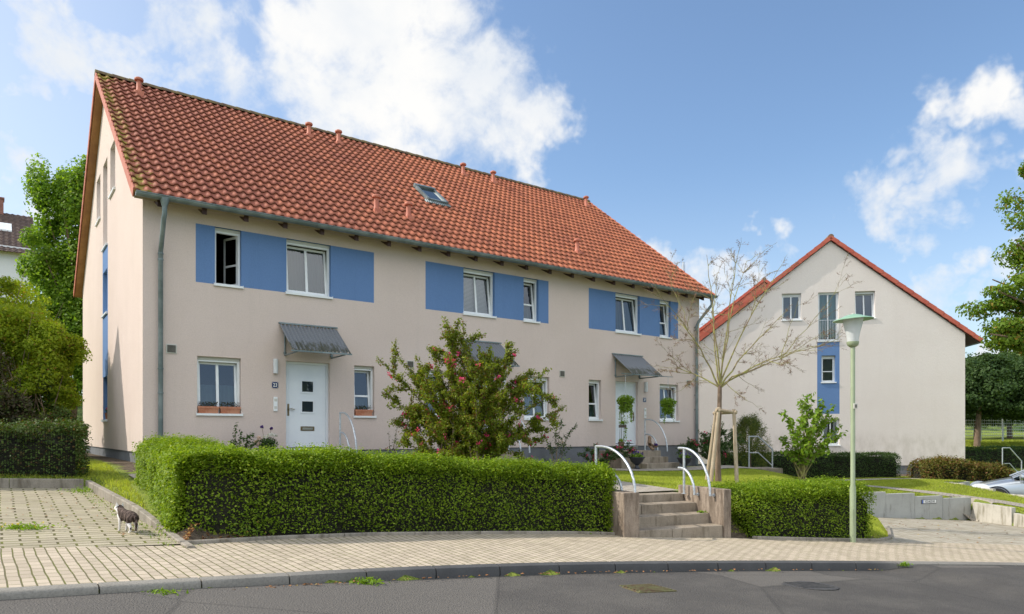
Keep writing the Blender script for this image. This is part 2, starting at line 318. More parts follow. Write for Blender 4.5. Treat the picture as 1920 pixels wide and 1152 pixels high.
M_carglass = mat('car_glass', lambda t: pbr(t, (0.02, 0.03, 0.04), 0.03, spec=1.0))
M_tyre = mat('tyre_rubber', noisecol((0.02, 0.02, 0.02), (0.03, 0.03, 0.03), 5, 0.8))
M_lens = mat('headlight_lens', lambda t: pbr(t, (0.75, 0.78, 0.8), 0.08, metal=0.3))
M_redl = mat('amber_lens', lambda t: pbr(t, (0.5, 0.12, 0.05), 0.2))
M_plate = mat('plate_white', noisecol((0.70, 0.70, 0.68), (0.75, 0.75, 0.72), 6, 0.4))
M_platebl = mat('plate_blue', noisecol((0.02, 0.08, 0.35), (0.03, 0.1, 0.4), 6, 0.4))
M_stone = mat('statue_stone', noisecol((0.16, 0.10, 0.065), (0.26, 0.18, 0.12), 14, 0.9))
M_paper = mat('paper', noisecol((0.65, 0.68, 0.75), (0.75, 0.76, 0.8), 20, 0.7))
M_iron = mat('cast_iron', noisecol((0.03, 0.03, 0.03), (0.09, 0.06, 0.04), 15, 0.7))
M_tarmac = mat('dark_cover', noisecol((0.035, 0.033, 0.032), (0.07, 0.065, 0.06), 20, 0.7))
M_rust = mat('rusty_grate', noisecol((0.10, 0.06, 0.03), (0.13, 0.13, 0.05), 14, 0.8))
M_hill = mat('forest_hill', lambda t: pbr(t, t.mix(t.ramp(t.noise(0.07, 6, 0.7, obv(t)), 0.35, 0.65), (0.05, 0.085, 0.035), (0.13, 0.17, 0.06)), 1.0, t.noise(0.09, 6, 0.75, obv(t)), 14.0, 1.0, spec=0.0))
def catf(t):
    at = t.n('ShaderNodeAttribute', attribute_name='white').outputs['Fac']
    v = obv(t)
    st = t.ramp(t.noise(22, 3, 0.5, scl(t, v, (2.6, 1, 0.6))), 0.42, 0.62)
    dk = t.mix(st, (0.035, 0.026, 0.022), (0.13, 0.095, 0.08))
    k = t.math('ADD', at, t.math('MULTIPLY', t.math('SUBTRACT', t.noise(30, 2, 0.5, v), 0.5), 0.3))
    return pbr(t, t.mix(t.ramp(k, 0.42, 0.58), dk, (0.74, 0.70, 0.67)), 0.9, t.noise(200, 2, 0.6, v), 0.003, 0.7, spec=0.1)
M_cat = mat('cat_fur', catf)

# ------------------------------------------------------------------ mesh helpers
class MB:
    """collects geometry for one mesh; fn maps local (u, n, z) to object coordinates"""
    def __init__(s, fn=None): s.v = []; s.f = []; s.m = []; s.fn = fn
    def add(s, vs, fs, mi=0):
        o = len(s.v); s.v += [s.fn(*p) if s.fn else tuple(p) for p in vs]
        for f in fs: s.f.append(tuple(o + i for i in f)); s.m.append(mi)
    def quad(s, a, b, c, d, mi=0): s.add([a, b, c, d], [(0, 1, 2, 3)], mi)
    def box(s, x0, x1, y0, y1, z0, z1, mi=0, M=None):
        vs = [(x, y, z) for x in (x0, x1) for y in (y0, y1) for z in (z0, z1)]
        if M is not None: vs = [tuple(M @ Vector(p)) for p in vs]
        s.add(vs, [(0, 1, 3, 2), (4, 6, 7, 5), (0, 4, 5, 1), (2, 3, 7, 6), (0, 2, 6, 4), (1, 5, 7, 3)], mi)
    def tube(s, pts, r, seg=8, mi=0, cap=True):
        pts = [Vector(p) for p in pts]; n = len(pts)
        rr = r if isinstance(r, (list, tuple)) else [r] * n
        up = Vector((0.13, 0.31, 0.94)).normalized(); vs = []; fs = []
        for i, p in enumerate(pts):
            d = (pts[min(i + 1, n - 1)] - pts[max(i - 1, 0)])
            if d.length < 1e-9: d = Vector((0, 0, 1))
            d.normalize(); a = d.cross(up)
            if a.length < 0.15: a = d.cross(Vector((1, 0.2, 0)))
            a.normalize(); b = d.cross(a)
            for k in range(seg):
                an = 2 * math.pi * k / seg; vs.append(tuple(p + (a * math.cos(an) + b * math.sin(an)) * rr[i]))
        for i in range(n - 1):
            for k in range(seg):
                k2 = (k + 1) % seg; fs.append((i * seg + k, i * seg + k2, (i + 1) * seg + k2, (i + 1) * seg + k))
        if cap: fs.append(tuple(range(seg - 1, -1, -1))); fs.append(tuple((n - 1) * seg + k for k in range(seg)))
        s.add(vs, fs, mi)
    def lathe(s, prof, c=(0, 0, 0), seg=20, mi=0, M=None):
        vs = []; fs = []
        for r, z in prof:
            for k in range(seg):
                an = 2 * math.pi * k / seg; p = Vector((r * math.cos(an), r * math.sin(an), z))
                if M is not None: p = M @ p
                vs.append((p.x + c[0], p.y + c[1], p.z + c[2]))
        for i in range(len(prof) - 1):
            for k in range(seg):
                k2 = (k + 1) % seg; fs.append((i * seg + k, i * seg + k2, (i + 1) * seg + k2, (i + 1) * seg + k))
        s.add(vs, fs, mi)
    def prism(s, poly, z0, z1, mi=0):
        n = len(poly); zf0 = z0 if callable(z0) else (lambda x, y: z0); zf1 = z1 if callable(z1) else (lambda x, y: z1)
        vs = [(x, y, zf0(x, y)) for x, y in poly] + [(x, y, zf1(x, y)) for x, y in poly]
        fs = [tuple(range(n - 1, -1, -1)), tuple(range(n, 2 * n))] + [(i, (i + 1) % n, n + (i + 1) % n, n + i) for i in range(n)]
        s.add(vs, fs, mi)
    def build(s, name, mats, parent=None, smooth=False, bevel=0.0):
        me = bpy.data.meshes.new(name); me.from_pydata(s.v, [], s.f)
        for m in (mats if isinstance(mats, (list, tuple)) else [mats]): me.materials.append(m)
        if len(me.materials) > 1: me.polygons.foreach_set('material_index', s.m)
        if smooth: me.polygons.foreach_set('use_smooth', [True] * len(s.f))
        me.update()
        o = bpy.data.objects.new(name, me); COL.objects.link(o); o.parent = parent
        if bevel:
            b = o.modifiers.new('bevel', 'BEVEL'); b.width = bevel; b.segments = 2; b.limit_method = 'ANGLE'; b.angle_limit = R(40)
        if smooth:
            try: me.set_sharp_from_angle(angle=R(40))
            except Exception: pass
        return o
def npmesh(name, V, Fq, m, parent=None, smooth=False, uv=None):
    me = bpy.data.meshes.new(name); nv = len(V); nf, k = Fq.shape
    me.vertices.add(nv); me.vertices.foreach_set('co', np.ascontiguousarray(V, dtype=np.float32).ravel())
    me.loops.add(nf * k); me.loops.foreach_set('vertex_index', np.ascontiguousarray(Fq, dtype=np.int32).ravel())
    me.polygons.add(nf); me.polygons.foreach_set('loop_start', np.arange(0, nf * k, k, dtype=np.int32))
    try: me.polygons.foreach_set('loop_total', np.full(nf, k, dtype=np.int32))
    except Exception: pass
    me.materials.append(m)
    if smooth: me.polygons.foreach_set('use_smooth', np.ones(nf, dtype=bool))
    if uv is not None:
        l = me.uv_layers.new(name='uv'); l.data.foreach_set('uv', np.ascontiguousarray(uv[Fq.ravel()], dtype=np.float32).ravel())
    me.update(calc_edges=True); me.validate()
    o = bpy.data.objects.new(name, me); COL.objects.link(o); o.parent = parent
    return o
def tag(o, label=None, cat=None, group=None, kind=None):
    for k, v in (('label', label), ('category', cat), ('group', group), ('kind', kind)):
        if v: o[k] = v
    return o
def thing(name, label, cat, loc=(0, 0, 0), rz=0.0, group=None):
    o = bpy.data.objects.new(name, None); COL.objects.link(o); o.location = loc; o.rotation_euler = (0, 0, rz); o.empty_display_size = 0.2
    return tag(o, label, cat, group)
def copy_tree(o, parent=None):
    c = o.copy(); COL.objects.link(c); c.parent = parent
    for ch in [x for x in sc.objects if x.parent == o]: copy_tree(ch, c)
    return c
def unit(a): return a / np.maximum(np.linalg.norm(a, axis=1, keepdims=True), 1e-9)
def leaves(name, P, N, size, m, rng, parent=None, aspect=0.55, jit=0.8, up=0.25, fold=0.25):
    """leaf-shaped quads around points P, facing roughly N"""
    n = len(P); N = unit(N + rng.normal(0, jit, (n, 3)) + np.array([0, 0, up]))
    T = unit(np.cross(N, rng.normal(0, 1, (n, 3)))); B = np.cross(N, T)
    s = (size * rng.uniform(0.65, 1.25, n))[:, None]
    V = np.empty((n, 4, 3)); V[:, 0] = P - T * s * 0.5
    V[:, 1] = P + B * s * aspect * 0.5 + N * s * fold * 0.3; V[:, 2] = P + T * s * 0.5; V[:, 3] = P - B * s * aspect * 0.5 + N * s * fold * 0.3
    return npmesh(name, V.reshape(-1, 3), np.arange(n * 4).reshape(n, 4), m, parent)
def text_mesh(name, s, size, m, parent, loc, rot, depth=0.003, sx=1.0):
    c = bpy.data.curves.new('t', 'FONT'); c.body = s; c.size = size; c.extrude = depth / 2; c.align_x = 'CENTER'; c.align_y = 'CENTER'; c.offset = size * 0.012
    to = bpy.data.objects.new('t', c); COL.objects.link(to)
    dg = bpy.context.evaluated_depsgraph_get(); me = bpy.data.meshes.new_from_object(to.evaluated_get(dg))
    bpy.data.objects.remove(to)
    me.materials.clear(); me.materials.append(m)
    o = bpy.data.objects.new(name, me); COL.objects.link(o); o.parent = parent; o.location = loc; o.rotation_euler = rot; o.scale = (sx, 1, 1)
    return o

# ------------------------------------------------------------------ terrain
def G(x, y): return 0.496 - 0.055 * x - 0.0345 * y                       # pavement plane, falls to the right
def PK(x, y): return 0.192 - 0.062 * x + 0.006 * y                        # left parking bay
KERB = [(-14, -3.2), (-8, 1.35), (-5.2, 3.45), (-3.45, 4.79), (-2.3, 5.66), (-1.26, 6.44), (-0.2, 7.08), (0.80, 7.6), (2.7, 8.42), (4.81, 9.16), (7.15, 9.92), (12, 11.1), (24, 13.2), (60, 19)]
BED = [(-3.45, 7.35), (-2.75, 8.2), (-1.79, 9.08), (-0.3, 10.02), (1.14, 10.74), (1.93, 10.80), (3.42, 11.36), (3.92, 11.42), (5.2, 11.8), (6.35, 12.2)]
LEFT = [(-60, -20), (-16.7, 4.5), (-7.03, 11.64), (-3.45, 7.35)]
RIGHT = [(6.35, 12.2), (6.95, 12.9), (10.25, 19.8), (13.55, 20.87), (13.65, 19.3), (13.3, 17.4), (13.6, 15.0), (60, 27)]
BAY = [(14.9, 24.75), (16.05, 22.1), (17.6, 19.2), (26, 21), (24, 28), (17.2, 26.6)]
def seg_d(x, y, poly):
    d = np.full(x.shape, 1e9)
    for (ax, ay), (bx, by) in zip(poly[:-1], poly[1:]):
        vx, vy = bx - ax, by - ay; t = np.clip(((x - ax) * vx + (y - ay) * vy) / (vx * vx + vy * vy), 0, 1)
        d = np.minimum(d, np.hypot(x - ax - t * vx, y - ay - t * vy))
    return d
def inside(x, y, poly):
    c = np.zeros(x.shape, bool)
    for (ax, ay), (bx, by) in zip(poly, poly[1:] + poly[:1]):
        cond = ((ay > y) != (by > y)); 
        with np.errstate(divide='ignore', invalid='ignore'):
            xi = (bx - ax) * (y - ay) / (by - ay if by != ay else 1e-9) + ax
        c ^= cond & (x < xi)
    return c
CP = np.array([(-7.4, 14.0, .97), (-10, 12.6, 1.0), (-14, 12, 1.2), (-14, 22, 1.0), (-5, 13, .95), (-2, 12.5, .88), (0, 12.5, .72), (1.2, 12.3, .60), (2.8, 12.45, .56), (4.5, 12.9, .50), (4.65, 15.8, .50), (3.9, 17, .54), (0, 17, .82), (-3, 16, .93),
    (3.9, 22.0, .53), (7.6, 22.5, .50), (8.5, 22.5, .27), (5.5, 20, .53), (7, 19.5, .47), (5.8, 13.2, .30), (6.6, 14.5, .27), (6.7, 17, .40), (8.64, 21, .24), (8.2, 17.5, .12), (10.2, 20.4, -.03), (10.5, 25, -.08), (12, 26, -.2), (12, 22.5, -.17), (13.6, 21.1, -.34), (13.9, 19, -.5),
    (15, 24.4, -.1), (16, 21.8, -.46), (14, 16, -.9), (9, 31, -.25), (14, 31, -.28), (20, 31, -.3), (19, 27.5, -.3), (24, 30, -.4), (24, 20, -1.2), (8, 26, .1), (8, 34, -.1), (-14, 34, 1.0), (6, 40, .2), (24, 38, -.2), (14, 38, 0)])
def tps(a, b):
    r2 = (a[:, None, 0] - b[None, :, 0]) ** 2 + (a[:, None, 1] - b[None, :, 1]) ** 2
    return 0.5 * r2 * np.log(r2 + 1e-9)
_A = np.zeros((len(CP) + 3,) * 2); _A[:len(CP), :len(CP)] = tps(CP, CP) + np.eye(len(CP)) * 0.3
_A[:len(CP), -3:] = np.c_[np.ones(len(CP)), CP[:, :2]]; _A[-3:, :len(CP)] = _A[:len(CP), -3:].T
_W = np.linalg.solve(_A, np.r_[CP[:, 2], 0, 0, 0])
def back_z(x, y):
    q = np.c_[np.clip(x, -15, 25).ravel(), np.clip(y, 9, 38).ravel()]
    z = tps(q, CP) @ _W[:-3] + np.c_[np.ones(len(q)), q] @ _W[-3:]
    z = z.reshape(x.shape)
    return z + np.clip((y - 38) / 9.0, 0, 1) * 1.05 * np.clip((x - 5) / 10, 0, 1) + np.clip((y - 40) / 60, 0, 1.0) * 1.5
BACKPOLY = LEFT + BED[1:] + RIGHT[1:] + [(60, 400), (-60, 400)]
sm = lambda k: np.clip(k, 0, 1) ** 2 * (3 - 2 * np.clip(k, 0, 1))
def Hfun(x, y):
    x = np.asarray(x, float); y = np.asarray(y, float)
    front = np.where(seg_d(x, y, LEFT) < 30, G(x, y), G(x, y))
    inpk = inside(x, y, [(-60, -20), (-16.7, 4.5), (-7.03, 11.64), (-3.45, 7.35), (-4.7, 6.49), (-8.0, 4.2), (-30, -12)])
    front = np.where(inpk, PK(x, y), front) - 0.035
    front = np.maximum(front, -3)
    ins = inside(x, y, BACKPOLY)
    db = seg_d(x, y, BED); dh = np.minimum(seg_d(x, y, LEFT), seg_d(x, y, RIGHT))
    bz = back_z(x, y)
    # the strip beside the parking bay starts at kerb height and climbs towards the hedge arm
    dl = seg_d(x, y, LEFT[2:]); bz = PK(x, y) + 0.13 + (bz - PK(x, y) - 0.13) * sm(dl / 2.6) * 1.0
    gg = G(x, y) - 0.035 + 0.09 * sm((db - 0.12) / 0.3)
    z = gg + (bz - gg) * sm((db - 0.25) / 1.1)
    z = np.where(dh < db, bz, z)
    z = np.where(ins, gg + (z - gg) * sm(seg_d(x, y, RIGHT[:3]) / 2.6), z)
    k2 = sm(dh / 0.25)
    z = np.where(dh < db, front + (z - front) * k2, z)
    z = np.where(ins, z, front)
    inb = inside(x, y, BAY)
    z = np.where(inb, -0.86, z)
    return z
def H1(x, y): return float(Hfun(np.array([x]), np.array([y]))[0])
gx = np.unique(np.round(np.r_[np.linspace(-900, -60, 8), np.linspace(-60, -18, 12), np.arange(-18, 26, 0.2), np.linspace(26, 60, 14), np.linspace(60, 900, 8)], 3))
gy = np.unique(np.round(np.r_[np.linspace(-300, -10, 6), np.arange(-10, 2, 1.0), np.arange(2, 34, 0.2), np.arange(34, 50, 0.8), np.linspace(50, 120, 10), np.linspace(120, 1500, 8)], 3))
XX, YY = np.meshgrid(gx, gy); ZZ = Hfun(XX, YY)
road_drop = inside(XX, YY, KERB + [(60, -300), (-60, -300)]) | ((YY < -5))
ZZ = np.where(road_drop, G(np.clip(XX, -20, 60), np.clip(YY, -10, 60)) - 0.22, ZZ)
nx, ny = len(gx), len(gy); idx = np.arange(nx * ny).reshape(ny, nx)
Fq = np.stack([idx[:-1, :-1].ravel(), idx[:-1, 1:].ravel(), idx[1:, 1:].ravel(), idx[1:, :-1].ravel()], 1)
ground = npmesh('ground', np.c_[XX.ravel(), YY.ravel(), ZZ.ravel()], Fq, M_soil, smooth=True); tag(ground, kind='structure')
# bare soil beside hedges, flower beds along the house front
C0 = np.array([-7.39, 14.13]); TH = 0.633; dH = np.array([.8063, .5915]); eH = np.array([-.5915, .8063])
tt = (XX - C0[0]) * dH[0] + (YY - C0[1]) * dH[1]; ss = (XX - C0[0]) * eH[0] + (YY - C0[1]) * eH[1]
soilm = np.maximum(sm(1.5 - seg_d(XX, YY, BED) / 0.9), sm(1.4 - seg_d(XX, YY, LEFT[2:]) / 0.35) * 0.45)
soilm = np.maximum(soilm, (((tt > -.45) & (tt < 19) & (ss > -1.15) & (ss < 14)) * 0.95))
soilm = np.maximum(soilm, ((YY > 30.6) & (YY < 33) & (XX > 9) & (XX < 21)) * 0.9)
at = ground.data.attributes.new('soil', 'FLOAT', 'POINT'); at.data.foreach_set('value', soilm.ravel().astype(np.float32))

def resample(poly, n):
    p = np.array(poly, float); L = np.r_[0, np.cumsum(np.hypot(*np.diff(p, axis=0).T))]
    t = np.linspace(0, L[-1], n); return np.c_[np.interp(t, L, p[:, 0]), np.interp(t, L, p[:, 1])], t
def smooth_poly(poly, it=3):
    p = np.array(poly, float)
    for _ in range(it):
        q = [p[0]]
        for a, b in zip(p[:-1], p[1:]): q += [0.75 * a + 0.25 * b, 0.25 * a + 0.75 * b]
        q.append(p[-1]); p = np.array(q)
    return p
KS = smooth_poly(KERB)
kp, kt = resample(KS, 420)
tan = np.gradient(kp, axis=0); tan /= np.linalg.norm(tan, axis=1)[:, None]; nrm = np.c_[-tan[:, 1], tan[:, 0]]
INNER = [(-40, -18), (-8.0, 4.2), (-4.7, 6.49), (-3.45, 7.35), (-2.75, 8.2), (-1.79, 9.08), (-0.3, 10.02), (1.14, 10.74), (1.93, 10.80), (3.42, 11.36), (3.92, 11.42), (5.2, 11.8), (6.35, 12.2), (9.5, 13.1), (20, 16), (70, 26)]
# pavement: quad strip between the kerb and the inner edge line
def ray_inner(p, n):
    best = 6.0
    for (ax, ay), (bx, by) in zip(INNER[:-1], INNER[1:]):
        vx, vy = bx - ax, by - ay; den = n[0] * (-vy) + n[1] * vx
        if abs(den) < 1e-9: continue
        wx, wy = ax - p[0], ay - p[1]
        t = (wx * (-vy) + wy * vx) / den; u = (n[0] * wy - n[1] * wx) / den
        if 0.1 < t < best and -0.001 <= u <= 1.001: best = t
    return best
wid = np.array([ray_inner(p, n) for p, n in zip(kp, nrm)])
kern = np.ones(5) / 5; widp = np.convolve(np.pad(wid, 2, 'edge'), kern, 'valid')
NV = 14
V = []; UV = []
for i in range(len(kp)):
    for j in range(NV + 1):
        a = 0.11 + (wid[i] + 0.06 - 0.11) * j / NV; q = kp[i] + nrm[i] * a
        V.append((q[0], q[1], G(q[0], q[1]) + 0.004)); UV.append((a, kt[i]))
idx = np.arange(len(V)).reshape(len(kp), NV + 1)
Fq = np.stack([idx[:-1, :-1].ravel(), idx[1:, :-1].ravel(), idx[1:, 1:].ravel(), idx[:-1, 1:].ravel()], 1)
tag(npmesh('pavement', np.array(V), Fq, M_side, uv=np.array(UV)), kind='structure')
# kerb stones (one structure, joints modelled)
mb = MB(); step = 0.70
def at_len(s):
    return np.array([np.interp(s, kt, kp[:, 0]), np.interp(s, kt, kp[:, 1])]), np.array([np.interp(s, kt, nrm[:, 0]), np.interp(s, kt, nrm[:, 1])])
s = 4.0
while s < kt[-1] - 10:
    secs = []
    for k in range(6):
        a = s + 0.006 + (step - 0.012) * k / 5; p, n = at_len(a); x = p[0]
        hgt = 0.05 + 0.045 * float(sm((x + 3.0) / 2.5)) - 0.075 * float(sm((x - 4.7) / 0.8))
        n = n / np.linalg.norm(n); z = G(*p)
        prof = [(-0.01, -0.3), (0.0, 0.004 - 0.10 + hgt * 0), (0.0, -0.1 + hgt * 0.62 + 0.0), (0.012, -0.1 + hgt + 0.0), (0.03, -0.1 + hgt + 0.007), (0.115, -0.1 + hgt + 0.012), (0.12, -0.3)]
        # top of the kerb lies at pavement level; the road lies hgt below
        secs.append([(p[0] + n[0] * a2, p[1] + n[1] * a2, z + z2 + (0.1 - hgt)) for a2, z2 in prof])
    nn = len(secs[0]); vs = [q for se in secs for q in se]; fs = []
    for i in range(5):
        for k in range(nn - 1): fs.append((i * nn + k, i * nn + k + 1, (i + 1) * nn + k + 1, (i + 1) * nn + k))
    fs.append(tuple(range(nn))); fs.append(tuple(5 * nn + k for k in range(nn - 1, -1, -1)))
    mb.add(vs, fs); s += step
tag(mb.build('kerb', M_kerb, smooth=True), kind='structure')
# road sheet
V = []
rows = [0.02, -0.15, -0.5, -1, -2, -3.5, -6, -9]
for i in range(len(kp)):
    x = kp[i][0]; hgt = 0.05 + 0.045 * float(sm((x + 3.0) / 2.5)) - 0.075 * float(sm((x - 4.7) / 0.8))
    for a in rows:
        q = kp[i] + nrm[i] * a; V.append((q[0], q[1], G(*q) - hgt - 0.002 * (a < 0)))
idx = np.arange(len(V)).reshape(len(kp), len(rows))
Fq = np.stack([idx[:-1, :-1].ravel(), idx[1:, :-1].ravel(), idx[1:, 1:].ravel(), idx[:-1, 1:].ravel()], 1)
tag(npmesh('road', np.array(V), Fq, M_road, smooth=True), kind='structure')
# flat paved sheets
def sheet(name, poly, zf, m, org, ang, lift=0.0, n=16):
    """triangulated polygon sheet draped on zf, uv in metres rotated by ang"""
    import mathutils
    pts = [Vector((x, y, 0)) for x, y in poly]
    x0 = min(p[0] for p in poly); x1 = max(p[0] for p in poly); y0 = min(p[1] for p in poly); y1 = max(p[1] for p in poly)
    import bmesh
    bm = bmesh.new(); vs = [bm.verts.new(p) for p in pts]; bm.faces.new(vs)
    ca, sa = math.cos(ang), math.sin(ang)
    for k in range(1, n):
        xx = x0 + (x1 - x0) * k / n; bmesh.ops.bisect_plane(bm, geom=bm.verts[:] + bm.edges[:] + bm.faces[:], plane_co=(xx, 0, 0), plane_no=(1, 0, 0))
        yy = y0 + (y1 - y0) * k / n; bmesh.ops.bisect_plane(bm, geom=bm.verts[:] + bm.edges[:] + bm.faces[:], plane_co=(0, yy, 0), plane_no=(0, 1, 0))
    for v in bm.verts: v.co.z = zf(v.co.x, v.co.y) + lift
    uvl = bm.loops.layers.uv.new('uv')
    for f in bm.faces:
        for l in f.loops:
            dx, dy = l.vert.co.x - org[0], l.vert.co.y - org[1]; l[uvl].uv = (dx * ca + dy * sa, -dx * sa + dy * ca)
    me = bpy.data.meshes.new(name); bm.to_mesh(me); bm.free(); me.materials.append(m)
    o = bpy.data.objects.new(name, me); COL.objects.link(o); return tag(o, kind='structure')
sheet('parking_bay', [(-3.45, 7.35), (-7.03, 11.64), (-16.7, 4.5), (-14, 0.2), (-8.0, 4.2), (-4.7, 6.49)], lambda x, y: float(PK(x, y)), M_park, (-3.45, 7.35), math.atan2(.5915, .8063))
sheet('driveway', [(6.35, 12.2), (6.95, 12.9), (10.25, 19.82), (13.55, 20.9), (13.65, 19.3), (13.3, 17.4), (13.6, 15.0), (20, 16), (9.5, 13.1)], lambda x, y: float(G(x, y)), M_drive, (6, 12), math.atan2(.5, .87))
PATHZ = lambda x, y: H1(x, y)
sheet('garden_path', [(1.55, 11.95), (3.0, 12.6), (1.3, 15.0), (-1.6, 15.2), (-4.2, 13.6), (-4.9, 14.1), (-1.9, 16.8), (0.6, 16.0)], PATHZ, M_path, (2, 12), 0.4, 0.03)
def hpt(t, s): p = C0 + dH * t + eH * s; return (float(p[0]), float(p[1]))
sheet('front_path', [hpt(-0.5, -2.75), hpt(-0.5, -1.75), hpt(17.2, -1.75), hpt(18.2, -1.95), hpt(18.2, -2.75)], PATHZ, M_path, (2, 12), TH, 0.035, 24)
sheet('side_path', [(8.6, 24.0), (9.4, 24.7), (12.2, 22.9), (14.6, 20.9), (16.2, 18.6), (15.0, 17.9), (13.9, 20.2), (11.8, 22.1)], PATHZ, M_path, (9, 24), -0.6, 0.035, 20)
sheet('rear_path', [(9.0, 27.3), (21, 28.3), (21, 27.3), (9.2, 26.2)], PATHZ, M_path, (9, 24), 0.05, 0.035, 16)
# kerb edging around beds and bays
def edging(name, line, zf, h0, wdt, m, stone=1.0, label=None, **kw):
    mb = MB(); p = resample(line, 2)[1]; L = p[-1]; q, tq = resample(line, 400)
    s = 0.0
    while s < L - 0.05:
        e = min(s + stone - 0.008, L); seg = []
        for k in range(4):
            a = s + (e - s) * k / 3; h = (h0(a / L) if callable(h0) else h0); x = np.interp(a, tq, q[:, 0]); y = np.interp(a, tq, q[:, 1])
            x2 = np.interp(min(a + .05, L), tq, q[:, 0]) - np.interp(max(a - .05, 0), tq, q[:, 0]); y2 = np.interp(min(a + .05, L), tq, q[:, 1]) - np.interp(max(a - .05, 0), tq, q[:, 1])
            l = math.hypot(x2, y2); nxx, nyy = -y2 / l, x2 / l; z = zf(x, y)
            seg.append([(x, y, z - 0.15), (x, y, z + h - .01), (x + nxx * .01, y + nyy * .01, z + h), (x + nxx * (wdt - .01), y + nyy * (wdt - .01), z + h), (x + nxx * wdt, y + nyy * wdt, z + h - .01), (x + nxx * wdt, y + nyy * wdt, z - 0.15)])
        vs = [v for se in seg for v in se]; fs = [(i * 6 + k, i * 6 + (k + 1) % 6, (i + 1) * 6 + (k + 1) % 6, (i + 1) * 6 + k) for i in range(3) for k in range(6)]
        fs += [tuple(range(6)), tuple(18 + k for k in range(5, -1, -1))]; mb.add(vs, fs); s += stone
    return tag(mb.build(name, m), kind='structure')
Gf = lambda x, y: float(G(x, y)); PKf = lambda x, y: float(PK(x, y))
edging('kerb_edging', [(-3.30, 7.17), (-7.03, 11.64)][::-1], PKf, lambda k: .13 - .115 * float(sm((k - .55) / .45)), 0.08, M_edge)
edging('kerb_edging', [(-16.7, 4.5), (-7.03, 11.64)], PKf, 0.15, 0.08, M_edge)
edging('kerb_edging', BED[:6][0:1] + BED[1:5] + [(1.62, 10.84)], Gf, 0.045, 0.06, M_edge)
edging('kerb_edging', [(3.92, 11.42), (5.2, 11.8), (6.35, 12.2), (6.95, 12.9), (8.4, 15.7)], Gf, 0.05, 0.06, M_edge)

# ------------------------------------------------------------------ building helpers (local: x along the wall, y inward, z up)
def clip_poly(poly, keep):
    out = []; n = len(poly)
    for i in range(n):
        a, b = poly[i], poly[(i + 1) % n]; ka, kb = keep(a), keep(b)
        if ka >= 0: out.append(a)
        if (ka >= 0) != (kb >= 0):
            t = ka / (ka - kb); out.append((a[0] + (b[0] - a[0]) * t, a[1] + (b[1] - a[1]) * t))
    return out
def wall(mb, u0, u1, z0, z1, holes, bands=(), clips=(), depth=0.13):
    us = sorted({round(v, 4) for v in [u0, u1] + [h[0] for h in holes] + [h[1] for h in holes] + [b[0] for b in bands] + [b[1] for b in bands]})
    zs = sorted({round(v, 4) for v in [z0, z1] + [h[2] for h in holes] + [h[3] for h in holes] + [b[2] for b in bands] + [b[3] for b in bands]})
    inb = lambda u, z: any(b[0] < u < b[1] and b[2] < z < b[3] for b in bands)
    for a, b in zip(us[:-1], us[1:]):
        for c, d in zip(zs[:-1], zs[1:]):
            um, zm = (a + b) / 2, (c + d) / 2
            if any(h[0] < um < h[1] and h[2] < zm < h[3] for h in holes): continue
            p = [(a, c), (b, c), (b, d), (a, d)]
            for k in clips: p = clip_poly(p, k) if p else p
            if len(p) >= 3: mb.add([(q[0], 0, q[1]) for q in p], [tuple(range(len(p)))], 1 if inb(um, zm) else 0)
    for h in holes:
        a, b, c, d = h[:4]; mi = 1 if inb(a - .01, (c + d) / 2) or inb(b + .01, (c + d) / 2) or inb((a + b) / 2, d + .01) else 0
        mb.quad((a, 0, c), (a, depth, c), (a, depth, d), (a, 0, d), mi); mb.quad((b, 0, c), (b, depth, c), (b, depth, d), (b, 0, d), mi)
        mb.quad((a, 0, d), (b, 0, d), (b, depth, d), (a, depth, d), mi); mb.quad((a, 0, c), (b, 0, c), (b, depth, c), (a, depth, c), mi)
def frame_boxes(mb, a, b, c, d, w_, y0, y1, mul=(), tr=(), mi=0):
    mb.box(a, b, y0, y1, c, c + w_, mi); mb.box(a, b, y0, y1, d - w_, d, mi)
    mb.box(a, a + w_, y0, y1, c + w_, d - w_, mi); mb.box(b - w_, b, y0, y1, c + w_, d - w_, mi)
    for u in mul: mb.box(u - w_ * .55, u + w_ * .55, y0 + .002, y1 - .002, c + w_, d - w_, mi)
    for z in tr: mb.box(a + w_, b - w_, y0 + .001, y1 - .001, z - w_ * .45, z + w_ * .45, mi)
def curtain_mesh(name, fn, a, b, c, d, y, m, parent, amp=0.02, waves=9):
    mb = MB(fn); n = waves * 6
    for i in range(n):
        u0 = a + (b - a) * i / n; u1 = a + (b - a) * (i + 1) / n
        y0 = y + amp * math.sin(i * 2 * math.pi * waves / n + .6 * math.sin(i * .37)); y1 = y + amp * math.sin((i + 1) * 2 * math.pi * waves / n + .6 * math.sin((i + 1) * .37))
        mb.quad((u0, y0, c), (u1, y1, c), (u1, y1, d), (u0, y0, d))
    return mb.build(name, m, parent, smooth=True)
